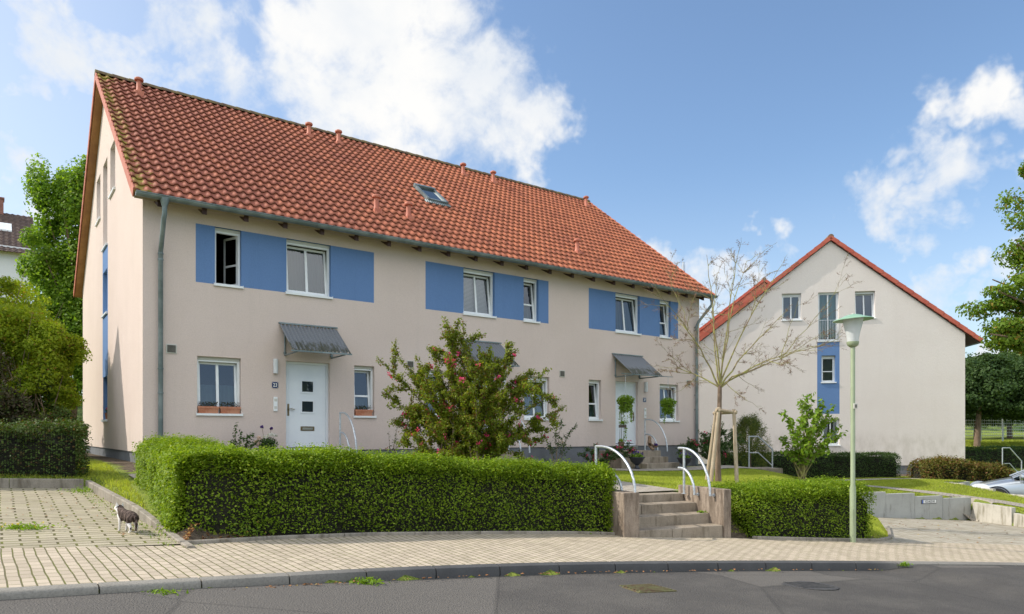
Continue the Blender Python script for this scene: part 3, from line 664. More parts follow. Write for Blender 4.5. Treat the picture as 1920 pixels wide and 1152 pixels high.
def window(parent, fn, a, b, c, d, mul=False, tr=False, tilt=0.0, curt=None, box=True, dep=0.13, sill=True, open_=False, label=None, half=None):
    """a tilt window: frame > sash, glass, curtain, sill, roller box"""
    mb = MB(fn); g = 0.001
    ztop = d - (0.055 if box else 0)
    frame_boxes(mb, a + g, b - g, c + 0.002, ztop, 0.045, dep - .035, dep + .04)
    fr = mb.build('window', M_white, parent)
    if label: fr['label'] = label
    if box:
        mb = MB(fn); mb.box(a + g, b - g, dep - .05, dep + .06, ztop, d - .001); mb.box(a + .012, b - .012, dep - .058, dep - .05, ztop - .004, ztop + .02); mb.build('roller_shutter_box', M_offw, fr)
    if sill:
        mb = MB(fn); z = c
        vs = [(a - .02, -.045, z - .035), (b + .03, -.045, z - .035), (b + .03, -.045, z + .0), (a - .02, -.045, z + .0), (a - .02, dep - .036, z + .012), (b + .03, dep - .036, z + .012)]
        mb.box(a + .002, b - .002, 0, dep - .036, z + .0005, z + .010)
        mb.box(a - .02, b + .03, -.045, -.001, z - .035, z + .011)
        mb.box(a - .026, a - .0205, -.047, -.001, z - .04, z + .025); mb.box(b + .0305, b + .036, -.047, -.001, z - .04, z + .025)
        mb.build('sill', M_white, fr)
    # sash (tilts inwards round its lower edge, or swings open)
    A, B, Cc, D = a + .04, b - .04, c + .047, ztop - .042
    def fs(u, n, z):
        if open_:
            r = R(67); du = B - u; uu = B - du * math.cos(r) - 0.0; nn = n + du * math.sin(r)
            return fn(uu, nn, z)
        r = R(tilt); dz = z - Cc
        return fn(u, n + dz * math.sin(r), Cc + dz * math.cos(r))
    y0 = dep - .005
    mul_u = [(A + B) / 2] if mul else []; tr_z = [Cc + (D - Cc) * .42] if tr else []
    mb = MB(fs); frame_boxes(mb, A, B, Cc, D, 0.05, y0, y0 + .05, mul_u, tr_z); sa = mb.build('sash', M_white, fr)
    mb = MB(fs); mb.quad((A + .05, y0 + .02, Cc + .05), (B - .05, y0 + .02, Cc + .05), (B - .05, y0 + .02, D - .05), (A + .05, y0 + .02, D - .05)); mb.build('glass', M_glass, sa)
    if curt and not open_:
        m, lo, hi, wv = curt
        curtain_mesh('curtain', fs if m is not M_blind else fs, A + .03, B - .03, Cc + (D - Cc) * lo, Cc + (D - Cc) * hi, y0 + .11, m, fr, 0.022 if m is not M_blind else 0.001, wv)
    if not open_:  # the room behind
        pass
    return fr
def tile_roof(name, x0, x1, ye, ze, yr, zr, m, parent, tw=0.2, nc=24, spt=8, amp=0.042, thick=0.034, flip=False, fn=None):
    nx = int(round((x1 - x0) / tw)); cols = nx * spt + 1
    u = np.arange(cols) / spt; ph = u % 1.0
    prof = np.where(ph < 0.56, np.sin(np.pi * ph / 0.56) ** 0.7 * amp, -0.004 * np.sin(np.pi * (ph - .56) / .44))
    sl = np.array([yr - ye, zr - ze]); SL = np.hypot(*sl); sdir = sl / SL; nd = np.array([-sdir[1], sdir[0]])
    if nd[1] < 0: nd = -nd
    V = []; UV = []
    rng = np.random.default_rng(5)
    jit = rng.normal(0, 0.0022, (nc, nx + 1))
    for c in range(nc):
        for k, off, dp in ((0, -.09, thick - .010), (0, -.09, thick), (0.5, 0.45, thick * .5), (1, 1.0, 0.0)):
            sdist = (c + off) / nc * SL
            hh = prof + dp + jit[c][np.minimum((u).astype(int), nx)] + 0.006 * rng.normal() * 0
            x = x0 + u * tw * (x1 - x0) / (nx * tw)
            y = ye + sdir[0] * sdist + nd[0] * hh; z = ze + sdir[1] * sdist + nd[1] * hh
            V.append(np.c_[x, y, z]); UV.append(np.c_[u, np.full(cols, c + min(max(off, .001), .999))])
    V = np.concatenate(V); UV = np.concatenate(UV); nr = nc * 4
    # front skirt of the lowest course
    idx = np.arange(nr * cols).reshape(nr, cols)
    Fq = np.stack([idx[:-1, :-1].ravel(), idx[:-1, 1:].ravel(), idx[1:, 1:].ravel(), idx[1:, :-1].ravel()], 1)
    b = V[:cols].copy(); b[:, 1] -= nd[0] * (thick + .012 + 0); b[:, 2] -= nd[1] * (thick + .012)
    o = len(V); V = np.r_[V, b]; UV = np.r_[UV, UV[:cols]]
    e = np.arange(cols); Fs = np.stack([o + e[:-1], o + e[1:], e[1:], e[:-1]], 1); Fq = np.r_[Fq, Fs]
    if fn is not None: V = np.array([fn(*p) for p in V])
    return npmesh(name, V, Fq, m, parent, uv=UV)
def roof_slab(mb, x0, x1, ye, ze, yr, zr, t0=0.012, t1=0.16):
    sl = Vector((yr - ye, zr - ze)).normalized(); nd = Vector((-sl.y, sl.x)); nd = nd if nd.y > 0 else -nd
    a, b = (ye - nd.x * t0, ze - nd.y * t0), (yr - nd.x * t0, zr - nd.y * t0); c, d = (yr - nd.x * t1, zr - nd.y * t1), (ye - nd.x * t1, ze - nd.y * t1)
    vs = [(x, p[0], p[1]) for x in (x0, x1) for p in (a, b, c, d)]
    mb.add(vs, [(0, 1, 2, 3), (7, 6, 5, 4), (0, 4, 5, 1), (1, 5, 6, 2), (2, 6, 7, 3), (3, 7, 4, 0)])
def half_gutter(mb, x0, x1, y, z, r=0.07):
    n = 8; prof = [(y + r * math.cos(math.pi + math.pi * k / n), z + r * math.sin(math.pi + math.pi * k / n)) for k in range(n + 1)]
    prof2 = [(y + (r - .008) * math.cos(math.pi + math.pi * k / n), z + (r - .008) * math.sin(math.pi + math.pi * k / n)) for k in range(n + 1)]
    ring = prof + prof2[::-1]; m = len(ring)
    vs = [(x, p[0], p[1]) for x in (x0, x1) for p in ring]
    mb.add(vs, [(i, (i + 1) % m, m + (i + 1) % m, m + i) for i in range(m)])
    for x in (x0, x1): mb.add([(x, p[0], p[1]) for p in prof], [tuple(range(n + 1))])
    mb.tube([(x0, y - r - .002, z + .004), (x1, y - r - .002, z + .004)], 0.011, 6)
    k = x0 + .6
    while k < x1: 
        mb.add([(xx, y + (r + .006) * math.cos(math.pi + math.pi * i / n), z + (r + .006) * math.sin(math.pi + math.pi * i / n)) for xx in (k, k + .03) for i in range(n + 1)], [(i, i + 1, n + 2 + i, n + 1 + i) for i in range(n)]); k += 1.0

# ------------------------------------------------------------------ the row house on the left
LH, WH = 17.15, 11.8
ZE, ZR, OE, OG = 6.29, 11.16, 0.45, 0.22
row = thing('row_house', 'long beige row house with blue bands between upper windows and weathered red roof', 'house', (C0[0], C0[1], 0), TH)
KR = (ZR - ZE) / (WH / 2 + OE)                                         # roof pitch
zroof = lambda s: ZE + KR * (min(s, WH - s) + OE)
ZW = zroof(0) - 0.17                                                   # top of the front wall under the slab
front = lambda u, n, z: (u, n, z)
gable = lambda u, n, z: (n, u, z)
gable2 = lambda u, n, z: (LH - n, u, z)
rear = lambda u, n, z: (u, WH - n, z)
ZB = 1.21
W_up = [(1.37, 1.91), (2.89, 3.93), (7.58, 8.58), (9.57, 10.10), (13.15, 14.22), (15.16, 15.69)]
BANDS = [(0.99, 5.02, 4.76, 5.98), (6.44, 10.47, 4.76, 5.98), (12.03, 16.06, 4.76, 5.98)]
W_gr = [(1.02, 1.90), (4.51, 5.03), (6.45, 6.97), (9.59, 10.50), (12.03, 12.54), (15.16, 16.07)]
DOORS = [(2.88, 3.91), (7.58, 8.61), (13.15, 14.15)]
holes = [(a, b, 4.76, 5.98) for a, b in W_up] + [(a, b, 2.01, 3.22) for a, b in W_gr] + [(a, b, ZB, 3.23) for a, b in DOORS]
mb = MB(front); wall(mb, 0, LH, ZB, ZW, holes, BANDS)
gclip = [lambda p: zroof(0) - .16 / math.cos(math.atan(KR)) + KR * p[0] - p[1], lambda p: zroof(0) - .16 / math.cos(math.atan(KR)) + KR * (WH - p[0]) - p[1]]
GW = [(3.97, 4.87, 7.63, 8.87), (5.45, 6.35, 6.58, 8.87), (6.95, 7.85, 7.63, 8.87), (5.45, 6.35, 4.78, 5.95), (5.45, 6.35, 1.95, 3.12)]
mb.fn = gable; wall(mb, 0, WH, ZB, ZR, GW, [(5.35, 6.45, 3.12, 6.56)], gclip, 0.16)
mb.fn = gable2; wall(mb, 0, WH, ZB, ZR, [], [], gclip)
mb.fn = rear; wall(mb, 0, LH, ZB, ZW, [])
mb.build('wall', [M_stucco, M_blue], row)
mb = MB(); i_ = 0.035
mb.quad((i_, i_, -.6), (LH - i_, i_, -.6), (LH - i_, i_, ZB + .01), (i_, i_, ZB + .01)); mb.quad((i_, i_, -.6), (i_, WH - i_, -.6), (i_, WH - i_, ZB + .01), (i_, i_, ZB + .01))
mb.quad((LH - i_, i_, -.6), (LH - i_, WH - i_, -.6), (LH - i_, WH - i_, ZB + .01), (LH - i_, i_, ZB + .01)); mb.quad((i_, WH - i_, -.6), (LH - i_, WH - i_, -.6), (LH - i_, WH - i_, ZB + .01), (i_, WH - i_, ZB + .01))
mb.quad((0, 0, ZB), (LH, 0, ZB), (LH, i_ + .001, ZB), (0, i_ + .001, ZB)); mb.quad((0, 0, ZB), (i_, 0, ZB), (i_, WH, ZB), (0, WH, ZB))
mb.build('plinth', M_plinth, row)
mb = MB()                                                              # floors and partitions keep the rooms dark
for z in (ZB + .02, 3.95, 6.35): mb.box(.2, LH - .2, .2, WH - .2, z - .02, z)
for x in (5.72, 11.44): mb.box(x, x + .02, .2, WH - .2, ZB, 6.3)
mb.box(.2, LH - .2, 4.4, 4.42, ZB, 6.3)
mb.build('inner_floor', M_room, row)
# roof
rf = tile_roof('roof', -OG, LH + OG, -OE, ZE, WH / 2, ZR, M_tile, row)
def mirror(x, y, z): return (x, WH - y, z)
tile_roof('roof', -OG, LH + OG, -OE, ZE, WH / 2, ZR, M_tile, row, tw=0.2, nc=24, spt=4, fn=mirror)
mb = MB(); roof_slab(mb, -OG + .02, LH + OG - .02, -OE + .03, ZE + .03 * KR - .005, WH / 2, ZR, .03, .15); mb.build('soffit_boards', M_soff, row)
mb = MB(mirror); roof_slab(mb, -OG + .02, LH + OG - .02, -OE + .03, ZE + .03 * KR - .005, WH / 2, ZR, .03, .15); mb.build('soffit_boards', M_wood, row)
for x, sgn in ((-OG - .005, 1), (LH + OG + .005, -1)):                 # verge tiles, overlapping down the slope
    for mfn in (lambda a, b, c: (a, b, c), mirror):
        mb = MB(mfn); n = 24
        for k in range(n):
            a0, a1 = k / n, (k + 1.06) / n; lift = .022
            P = lambda a, h: (-OE + (WH / 2 + OE) * a - KR / math.hypot(1, KR) * h, ZE + (ZR - ZE) * a + h / math.hypot(1, KR))
            (y0, z0), (y1, z1) = P(a0, .045 + lift), P(min(a1, 1), .045); (y2, z2), (y3, z3) = P(min(a1, 1), -.13), P(a0, -.13 + lift * .3)
            xs = (x - .012 * sgn, x + .012 * sgn)
            vs = [(xx, yy, zz) for xx in xs for yy, zz in ((y0, z0), (y1, z1), (y2, z2), (y3, z3))]
            mb.add(vs, [(0, 1, 2, 3), (7, 6, 5, 4), (0, 4, 5, 1), (1, 5, 6, 2), (2, 6, 7, 3), (3, 7, 4, 0)])
        mb.build('verge_tiles', M_verge, row)
mb = MB(); x = -OG - .02; k = 0
while x < LH + OG:                                                     # ridge caps
    x2 = min(x + .40, LH + OG + .02); r0, r1 = (.105, .12)
    n = 8; vs = []
    for xx, rr in ((x, r1), (x2 + .03, r0)):
        for i in range(n + 1):
            an = math.pi * i / n; vs.append((xx, WH / 2 + rr * 1.1 * math.cos(an), ZR - .02 + rr * math.sin(an)))
    mb.add(vs, [(i, i + 1, n + 2 + i, n + 1 + i) for i in range(n)] + [tuple(range(n + 1))]); x = x2
mb.build('ridge_tiles', M_ridge, row)
mb = MB(); half_gutter(mb, -OG + .02, LH + OG + .02, -OE - .055, ZE - .03, .075); mb.build('gutter', M_zinc, row)
for k in range(21):                                                    # rafter ends under the eaves
    x = .25 + k * (LH - .5) / 20
    mb = MB(); z1 = ZE - .175
    mb.add([(xx, yy, zz) for xx in (x - .045, x + .045) for yy, zz in ((-OE + .08, ZE - .08), (0.0, ZE + KR * .42 - .19), (0.0, ZE - .02), (-OE + .08, ZE - .205))],
           [(0, 1, 2, 3), (7, 6, 5, 4), (0, 4, 5, 1), (1, 5, 6, 2), (2, 6, 7, 3), (3, 7, 4, 0)]); mb.build('rafter', M_dwood, row)
for t0, z_ in ((0.31, 0.9), (16.90, 0.45)):
    mb = MB(); yo = -OE - .055
    tx = t0 if t0 < 5 else LH - .02
    if t0 < 5: pts = [(tx, yo, ZE - .16), (tx, yo, ZE - .36), (tx - .01, yo + .04, ZE - .46), (tx, -.16, ZE - .92), (tx, -.095, ZE - 1.02), (tx, -.095, z_)]
    else: pts = [(tx + .05, yo, ZE - .14), (tx + .05, yo, ZE - .34), (tx, yo + .06, ZE - .44), (t0 + .02, -.15, ZE - .9), (t0, -.095, ZE - 1.02), (t0, -.095, z_)]
    mb.tube(pts, 0.047, 12); mb.lathe([(.09, 0), (.085, -.04), (.05, -.17)], (pts[0][0], yo, ZE - .06), 12)
    for z in (ZE - 1.2, ZE - 3.4, 2.4, ZE - 1.08): mb.lathe([(.047, 0), (.056, 0.004), (.056, .028), (.047, .032)], (pts[-1][0], -.095, z), 12); mb.box(pts[-1][0] - .012, pts[-1][0] + .012, -.06, 0, z, z + .03)
    mb.build('downpipe', M_zinc, row, smooth=True)
# windows of the front
NET = (M_net, 0.0, 1.0, 7)
for i, (a, b) in enumerate(W_up):
    if i == 0: window(row, front, a, b, 4.76, 5.98, tr=True, open_=True, label='narrow upper window with its sash swung open')
    elif i in (1, 2, 4): window(row, front, a, b, 4.76, 5.98, mul=True, tilt=6.5, curt=(M_blind, 0, 1, 1) if i == 2 else NET)
    else: window(row, front, a, b, 4.76, 5.98, tr=True, tilt=6.5, curt=(M_net, 0.0, .45, 3))
for i, (a, b) in enumerate(W_gr):
    if i in (0, 3, 5): window(row, front, a, b, 2.01, 3.22, mul=True, tilt=4.5 if i != 5 else 6, curt=(M_net, 0.12, .55, 5))
    else: window(row, front, a, b, 2.01, 3.22, tr=True, tilt=5.5, curt=(M_net, 0.05, .42, 3))
for a, b, c, d in GW[:4]: window(row, gable, a, b, c, d, mul=True, curt=NET, box=False, dep=.16)
window(row, gable, *GW[4], tr=True, curt=NET, box=False, dep=.16)
# doors
def front_door(parent, a, b, mirrored=False, lab=None):
    dep = .13; mb = MB(front); frame_boxes(mb, a + .001, b - .001, ZB, 3.229, .055, dep - .03, dep + .05)
    d = mb.build('door', M_door, parent)
    if lab: d['label'] = lab
    mb = MB(front); y = dep - .012; A, B, c, D_ = a + .06, b - .06, ZB + .075, 3.17
    mb.box(A, B, y, y + .05, c, D_)
    cu = (A + B) / 2 + (.0 if mirrored else .02)
    wins = [] if mirrored else [(2.52, 2.83), (2.06, 2.37)]
    mb.build('door_leaf', M_door, d)
    mb = MB(front)                                                     # fine raised border line of the leaf
    for q in ((A + .045, B - .045, c + .02, D_ - .045),): frame_boxes(mb, *q, .008, y - .004, y)
    mb.build('leaf_moulding', M_door, d)
    for z0, z1 in wins:
        mb = MB(front); frame_boxes(mb, cu - .165, cu + .165, z0, z1, .035, y - .014, y); f = mb.build('door_window', M_door, d)
        mb = MB(front); mb.box(cu - .13, cu + .13, y - .004, y - .001, z0 + .035, z1 - .035); mb.build('glass', M_carglass, f)
    if not mirrored:
        mb = MB(front); mb.box(cu - .16, cu + .16, y - .012, y, 1.66, 1.76); ls = mb.build('letter_slot', M_brass, d)
        mb = MB(front); mb.box(cu - .12, cu + .12, y - .02, y - .012, 1.685, 1.735); mb.build('flap', M_steel, ls)
        mb = MB(front); hx = A + .03; s_ = 1
    else: mb = MB(front); hx = B - .035; s_ = -1
    mb.box(hx - .022, hx + .022, y - .008, y, 2.0, 2.27); h = mb.build('handle_plate', M_brass, d)
    mb = MB(); mb.tube([(hx + .01 * s_, y - .005, 2.16), (hx + .01 * s_, y - .05, 2.16), (hx + .11 * s_, y - .055, 2.16)], .012, 8)
    if not mirrored: mb.lathe([(0, -.03), (.022, -.022), (.03, 0), (.022, .022), (0, .03)], (hx + .11, y - .055, 2.16), 10)
    mb.build('handle', M_steel, h, smooth=True)
    mb = MB(front); mb.box(a + .02, b - .02, -.02, dep, ZB - .085, ZB - .002); mb.build('threshold', M_checker, d)
for i, (a, b) in enumerate(DOORS): front_door(row, a, b, i == 2)
# canopies: corrugated sheet on steel brackets
def canopy(a, b, zt=4.03, zo=3.40, out=.85):
    mb = MB(); n = 15 * 8; L = b - a
    top = [(a + L * k / n, -.03, zt + .024 * math.sin(k * 2 * math.pi / 8)) for k in range(n + 1)]
    bot = [(a + L * k / n + .0, -out, zo + .024 * math.sin(k * 2 * math.pi / 8)) for k in range(n + 1)]
    vs = top + bot + [(x, y, z - .006) for x, y, z in top + bot]; m = n + 1
    fs = []
    for k in range(n): fs += [(k, k + 1, m + k + 1, m + k), (2 * m + k + 1, 2 * m + k, 3 * m + k, 3 * m + k + 1), (m + k, m + k + 1, 3 * m + k + 1, 3 * m + k)]
    mb.add(vs, fs); cn = mb.build('canopy', M_corr, row, smooth=False)
    mb = MB(); mb.box(a - .02, b + .02, -.045, -.002, zt + .018, zt + .05); mb.build('wall_trim', M_zinc, cn)
    mb = MB(); mb.box(a - .02, b + .02, -out - .02, -out + .015, zo - .045, zo - .012); mb.build('front_trim', M_zinc, cn)
    for x in (a + .12, b - .12):
        mb = MB(); mb.tube([(x, -.02, zt - .12), (x, -.02, zo - .06)], .018, 8); mb.tube([(x, -.02, zo - .05), (x, -out + .05, zo - .04)], .018, 8)
        mb.tube([(x, -.03, zt - .04), (x, -out + .05, zo - .03)], .014, 8); mb.lathe([(0, -.012), (.035, -.01), (.035, .01), (0, .012)], (x, -.02, zo + .0), 10, M=Matrix.Rotation(R(90), 3, 'X')); mb.lathe([(0, -.012), (.035, -.01), (.035, .01), (0, .012)], (x, -.02, zt - .18), 10, M=Matrix.Rotation(R(90), 3, 'X'))
        mb.build('bracket', M_zinc, cn)
    return cn
canopy(2.73, 4.06); canopy(7.43, 8.76); cn3 = canopy(13.01, 14.32)
mb = MB(); mb.box(12.50, 14.72, -.93, -.90, 3.355, 3.375); mb.build('canopy_crossbar', M_zinc, cn3)
for x, z in ((.525, 3.33), (6.0, 3.33), (10.975, 3.345), (16.575, 3.31)):
    mb = MB(); mb.box(x - .1, x + .1, -.02, 0, z - .095, z + .095); v = mb.build('air_vent', M_offw, row, bevel=.004)
    mb = MB(); mb.box(x - .08, x + .08, -.024, -.018, z - .075, z + .075)
    for k in range(9): mb.box(x - .078, x + .078, -.032, -.024, z - .07 + k * .0165, z - .063 + k * .0165)
    mb.build('grille', M_grille, v)
for x, xs, xi, num in ((2.635, 2.635, 2.64, '23'), (8.86, 8.86, 8.86, '25'), (14.47, 14.44, 14.455, '27')):
    mb = MB(); mb.tube([(x, -.045, 2.93), (x, -.045, 3.25)], .052, 16); mb.box(x - .04, x + .04, -.03, 0, 2.95, 3.23); mb.build('wall_lamp', M_lampglass, row, smooth=True)
    mb = MB(); mb.box(xs - .07, xs + .07, -.012, 0, 2.605, 2.745); sg = mb.build('house_number_plate', M_navy, row, bevel=.004)
    text_mesh('digits', num, .115, M_plate, sg, (xs, -.0135, 2.672), (R(90), 0, 0), .002, .85)
    mb = MB()
    for dx in (-.056, .056):
        for dz in (-.056, .056): mb.lathe([(0, .0), (.007, .0)], (xs + dx, -.0135, 2.675 + dz), 8, M=Matrix.Rotation(R(90), 3, 'X'))
    mb.build('screws', M_plate, sg)
    mb = MB(); mb.box(xi - .045, xi + .045, -.03, 0, 2.09, 2.41); ic = mb.build('intercom', M_white, row, bevel=.006)
    mb = MB(); mb.box(xi - .03, xi + .03, -.033, -.03, 2.31, 2.37); [mb.box(xi - .03, xi + .03, -.033, -.03, 2.15 + k * .028, 2.172 + k * .028) for k in range(2)]; mb.build('button_panel', M_offw, ic)
# roof furniture
def on_roof(t, s): return (t, s, zroof(s))
for t, s in ((.70, 5.18), (5.33, 5.22), (6.29, 5.25), (10.91, 5.28), (12.21, 5.30), (16.70, 5.26), (5.48, .84), (6.38, .80), (12.27, .80)):
    mb = MB(); x, y, z = on_roof(t, s)
    mb.lathe([(.11, .0), (.09, .06), (.062, .12), (.06, .34), (.105, .35), (.115, .375), (.105, .41), (.06, .435), (0, .44)], (x, y, z - .01), 16); mb.box(x - .1, x + .1, y - .14, y + .04, z - .1, z + .03, M=None)
    mb.build('vent_pipe', M_verge, row, smooth=True)
mb = MB()
def rfn(u, n, z):                                                      # u along, n up the slope, z off the surface
    c = 1 / math.hypot(1, KR); y = n * c; zz = n * c * KR
    return (u, y - z * KR * c, ZE + KR * OE + zz + z * c)
c_ = math.hypot(1, KR)
s0, s1 = 2.18 * c_, 2.98 * c_
mb = MB(rfn); frame_boxes(mb, 7.70, 8.38, 0, 0, 0, 0, 0) if False else None
mb.box(7.70, 7.77, s0, s1, -.02, .13); mb.box(8.31, 8.38, s0, s1, -.02, .13); mb.box(7.70, 8.38, s0 - .04, s0 + .04, -.02, .12); mb.box(7.69, 8.39, s1 - .07, s1 + .05, -.02, .15)
sk = mb.build('roof_window', M_zinc, row)
mb = MB(rfn); mb.box(7.77, 8.31, s0 + .04, s1 - .07, .085, .09); mb.build('glass', M_carglass, sk)
mb = MB(rfn)
for k in range(12): mb.tube([(7.62 + k * .07, s0 - .04, .06), (7.62 + k * .07, s0 - .2, .05)], .03, 6)
mb.build('lead_apron', M_zinc, sk)

# ------------------------------------------------------------------ the second house, its gable towards the street
H2 = thing('gabled_house', 'pale plastered house with one blue strip down its gable and an orange tile verge', 'house', (14.65, 32.5, 0), R(-10))
W2, EO2 = 5.66, .64; ZR2 = 10.62; K2 = .775; ZE2 = ZR2 - K2 * (W2 + EO2)
G2H = [(-2.12, -1.27, 6.86, 8.10), (-.53, .37, 5.86, 8.10), (1.06, 1.92, 6.86, 8.10), (-.38, .22, 3.95, 5.19), (-.34, .40, 1.05, 2.29)]
clips2 = [lambda p: ZR2 - .15 - K2 * p[0] - p[1], lambda p: ZR2 - .15 + K2 * p[0] - p[1]]
mb = MB(front); wall(mb, -W2 - .5, W2, .15, ZR2, G2H, [(-.57, .40, 2.5, 5.80)], clips2, .15)
L2 = 31.0
for x in (-W2 - .5, W2): mb.quad((x, 0, .15), (x, L2, .15), (x, L2, ZR2 - K2 * abs(x) - .15), (x, 0, ZR2 - K2 * abs(x) - .15))
mb.fn = lambda u, n, z: (u, L2 - n, z); wall(mb, -W2, W2, .15, ZR2, [], [], clips2)
mb.build('wall', [M_stucco2, M_blue], H2)
mb = MB()
for x in (-W2 - .465, W2 - .035): mb.quad((x, .035, -1), (x, L2, -1), (x, L2, .16), (x, .035, .16))
mb.quad((-W2 - .465, .035, -1), (W2 - .035, .035, -1), (W2 - .035, .035, .16), (-W2 - .465, .035, .16)); mb.build('plinth', M_plinth, H2)
mb = MB(); mb.box(-W2 + .2, W2 - .2, 1.8, 1.82, 0, 5.6); mb.box(-2.5, 2.5, 1.8, 1.82, 5.6, 8.5); mb.box(-W2 + .2, W2 - .2, .2, L2 - .2, 5.6, 5.62); mb.build('inner_floor', M_room, H2)
def slope2(name, x_off, y0, y1, dz, sp, nc):
    for sgn, wdt in ((-1, W2 + .5), (1, W2)):
        ZE2 = ZR2 - K2 * (wdt + EO2)
        fn = lambda u, n, z, sgn=sgn: (sgn * -n + x_off, u, z + dz) # local: u along y, n across
        tile_roof('roof', y0, y1, -(wdt + EO2), ZE2, 0, ZR2, M_tile2, H2, nc=nc, spt=sp, fn=fn)
        mb = MB(lambda a, b, c, sgn=sgn: (sgn * -b + x_off, a, c + dz)); roof_slab(mb, y0 + .04, y1 - .02, -(wdt + EO2) + .03, ZE2 + .02, 0, ZR2, .03, .14); mb.build('soffit_boards', M_dwood, H2)
        n = 20; mb = MB()
        hy_ = math.hypot(1, K2)
        for k in range(n):
            P = lambda a, h: ((wdt + EO2) * (1 - a) + K2 / hy_ * h, ZE2 + (ZR2 - ZE2) * a + h / hy_)
            a0, a1 = k / n, min((k + 1.05) / n, 1); (x0_, z0), (x1_, z1), (x2_, z2), (x3_, z3) = P(a0, .075), P(a1, .055), P(a1, -.12), P(a0, -.10)
            vs = [(sgn * xx + x_off, yy, zz + dz) for yy in (y0 - .04 - .008 * (k % 2), y0 + .05) for xx, zz in ((x0_, z0), (x1_, z1), (x2_, z2), (x3_, z3))]
            mb.add(vs, [(0, 1, 2, 3), (7, 6, 5, 4), (0, 4, 5, 1), (1, 5, 6, 2), (2, 6, 7, 3), (3, 7, 4, 0)])
        mb.build('verge_tiles', M_tile2p, H2)
M_tile2p = mat('verge_orange', noisecol((0.40, 0.075, 0.045), (0.46, 0.11, 0.065), 3, 0.6))
slope2('a', 0, -.10, 17.0, 0, 5, 20); slope2('b', 0, 17.05, L2, 1.75, 5, 20)
mb = MB(); mb.box(-W2, W2, 17.12, 17.2, 2, ZE2 + 1.4); mb.add([(-W2 - .1, 17.12, ZE2), (0, 17.12, ZR2 - .05), (W2 + .1, 17.12, ZE2), (W2 + .1, 17.12, ZE2 + 2.1), (0, 17.12, ZR2 + 1.6), (-W2 - .1, 17.12, ZE2 + 2.1)], [(0, 1, 4, 5), (1, 2, 3, 4)]); mb.build('gable_flashing', M_verge, H2)
for y0, y1, dz, xo in ((-.14, 17.0, 0, 0), (17.0, L2, 1.75, 0)):
    mb = MB(); mb.tube([(xo, y0, ZR2 - .0 + dz), (xo, y1, ZR2 - .0 + dz)], .13, 12); mb.build('ridge_tiles', M_ridge if False else M_stone, H2)
window(H2, front, *G2H[0], mul=True, curt=(M_screen, 0, 1, 1), box=True, dep=.15)
fr = window(H2, front, *G2H[1], mul=True, curt=(M_green_c, .06, 1, 9), box=False, dep=.15)
mb = MB(); a, b = -.53, .37
mb.box(a + .01, b - .01, -.02, .0, 6.80, 6.825)
for k in range(13): mb.box(a + .03 + k * .071, a + .042 + k * .071, -.016, -.004, 5.90, 6.80)
mb.box(a + .01, b - .01, -.02, 0, 5.88, 5.9); mb.build('window_rail', M_galv, fr)
window(H2, front, *G2H[2], mul=True, tilt=5, curt=(M_screen, 0, 1, 1), box=True, dep=.15)
window(H2, front, *G2H[3], tr=True, tilt=0, curt=(M_screen, 0, 1, 1), box=True, dep=.15)
window(H2, front, *G2H[4], mul=True, curt=NET, box=True, dep=.15)
mb = MB(); half_gutter(mb, 0, 1, 0, 0) if False else None
mb = MB(lambda a, b, c: (W2 + EO2 + .06 + b, a, c)); half_gutter(mb, .0, L2, 0, ZE2 - .04, .07); mb.build('gutter', M_zinc, H2)
mb = MB(); mb.tube([(-W2 - .85, 1.2, -.5), (-W2 - .85, 1.2, 9.9)], .085, 14); mb.lathe([(.10, 9.25), (.10, 9.33), (.085, 9.34)], (-W2 - .85, 1.2, 0), 14); mb.lathe([(.06, 9.9), (.06, 10.05)], (-W2 - .85, 1.2, 0), 12)
for z in (1, 4, 7): mb.box(-W2 - .8, -W2 - .5, 1.18, 1.22, z, z + .04)
mb.build('flue_pipe', M_steel, H2, smooth=True)

# ------------------------------------------------------------------ house beyond the trees at far left
H3 = thing('far_house', 'white house with a dark brown tile roof beyond the trees at far left', 'house', (-43.3, 33.0, 0), TH)
LB, WB = 17.2, 10.0; ze3, zr3 = 12.9, 16.1
hole3 = [(LB - 5.6 + 2.2 * k, LB - 4.6 + 2.2 * k, z, z + 1.3) for k in range(3) for z in (4.0, 7.0, 10.0)]
mb = MB(); wall(mb, 0, LB, 0, ze3, [h for h in hole3 if h[1] < LB - .2])
mb.fn = lambda u, n, z: (LB - n, u, z); wall(mb, 0, WB, 0, zr3, [], [], [lambda p: ze3 + (zr3 - ze3) / (WB / 2) * p[0] - p[1], lambda p: ze3 + (zr3 - ze3) / (WB / 2) * (WB - p[0]) - p[1]])
M_wh = mat('plaster_white', stucco((0.70, 0.71, 0.73), (0.74, 0.75, 0.77)))
mb.build('wall', [M_wh, M_wh], H3)
for h in hole3:
    if h[1] < LB - .2: window(H3, front, *h, mul=True, box=False, curt=NET)
tile_roof('roof', -.3, LB + .3, -.5, ze3 - .45, WB / 2, zr3, M_tilebr, H3, tw=.3, nc=26, spt=4)
tile_roof('roof', -.3, LB + .3, -.5, ze3 - .45, WB / 2, zr3, M_tilebr, H3, tw=.3, nc=26, spt=4, fn=lambda x, y, z: (x, WB - y, z))
M_brick = mat('chimney_brick', noisecol((0.20, 0.075, 0.055), (0.28, 0.12, 0.09), 9))
mb = MB(); mb.box(LB - 2.5, LB - 1.3, 4.6, 5.4, 15.4, 16.9, 0); mb.box(LB - 2.55, LB - 1.25, 4.55, 5.45, 16.9, 17.0); mb.lathe([(.15, 17), (.12, 17.4)], (LB - 1.9, 5, 0), 10); mb.build('chimney', M_brick, H3)
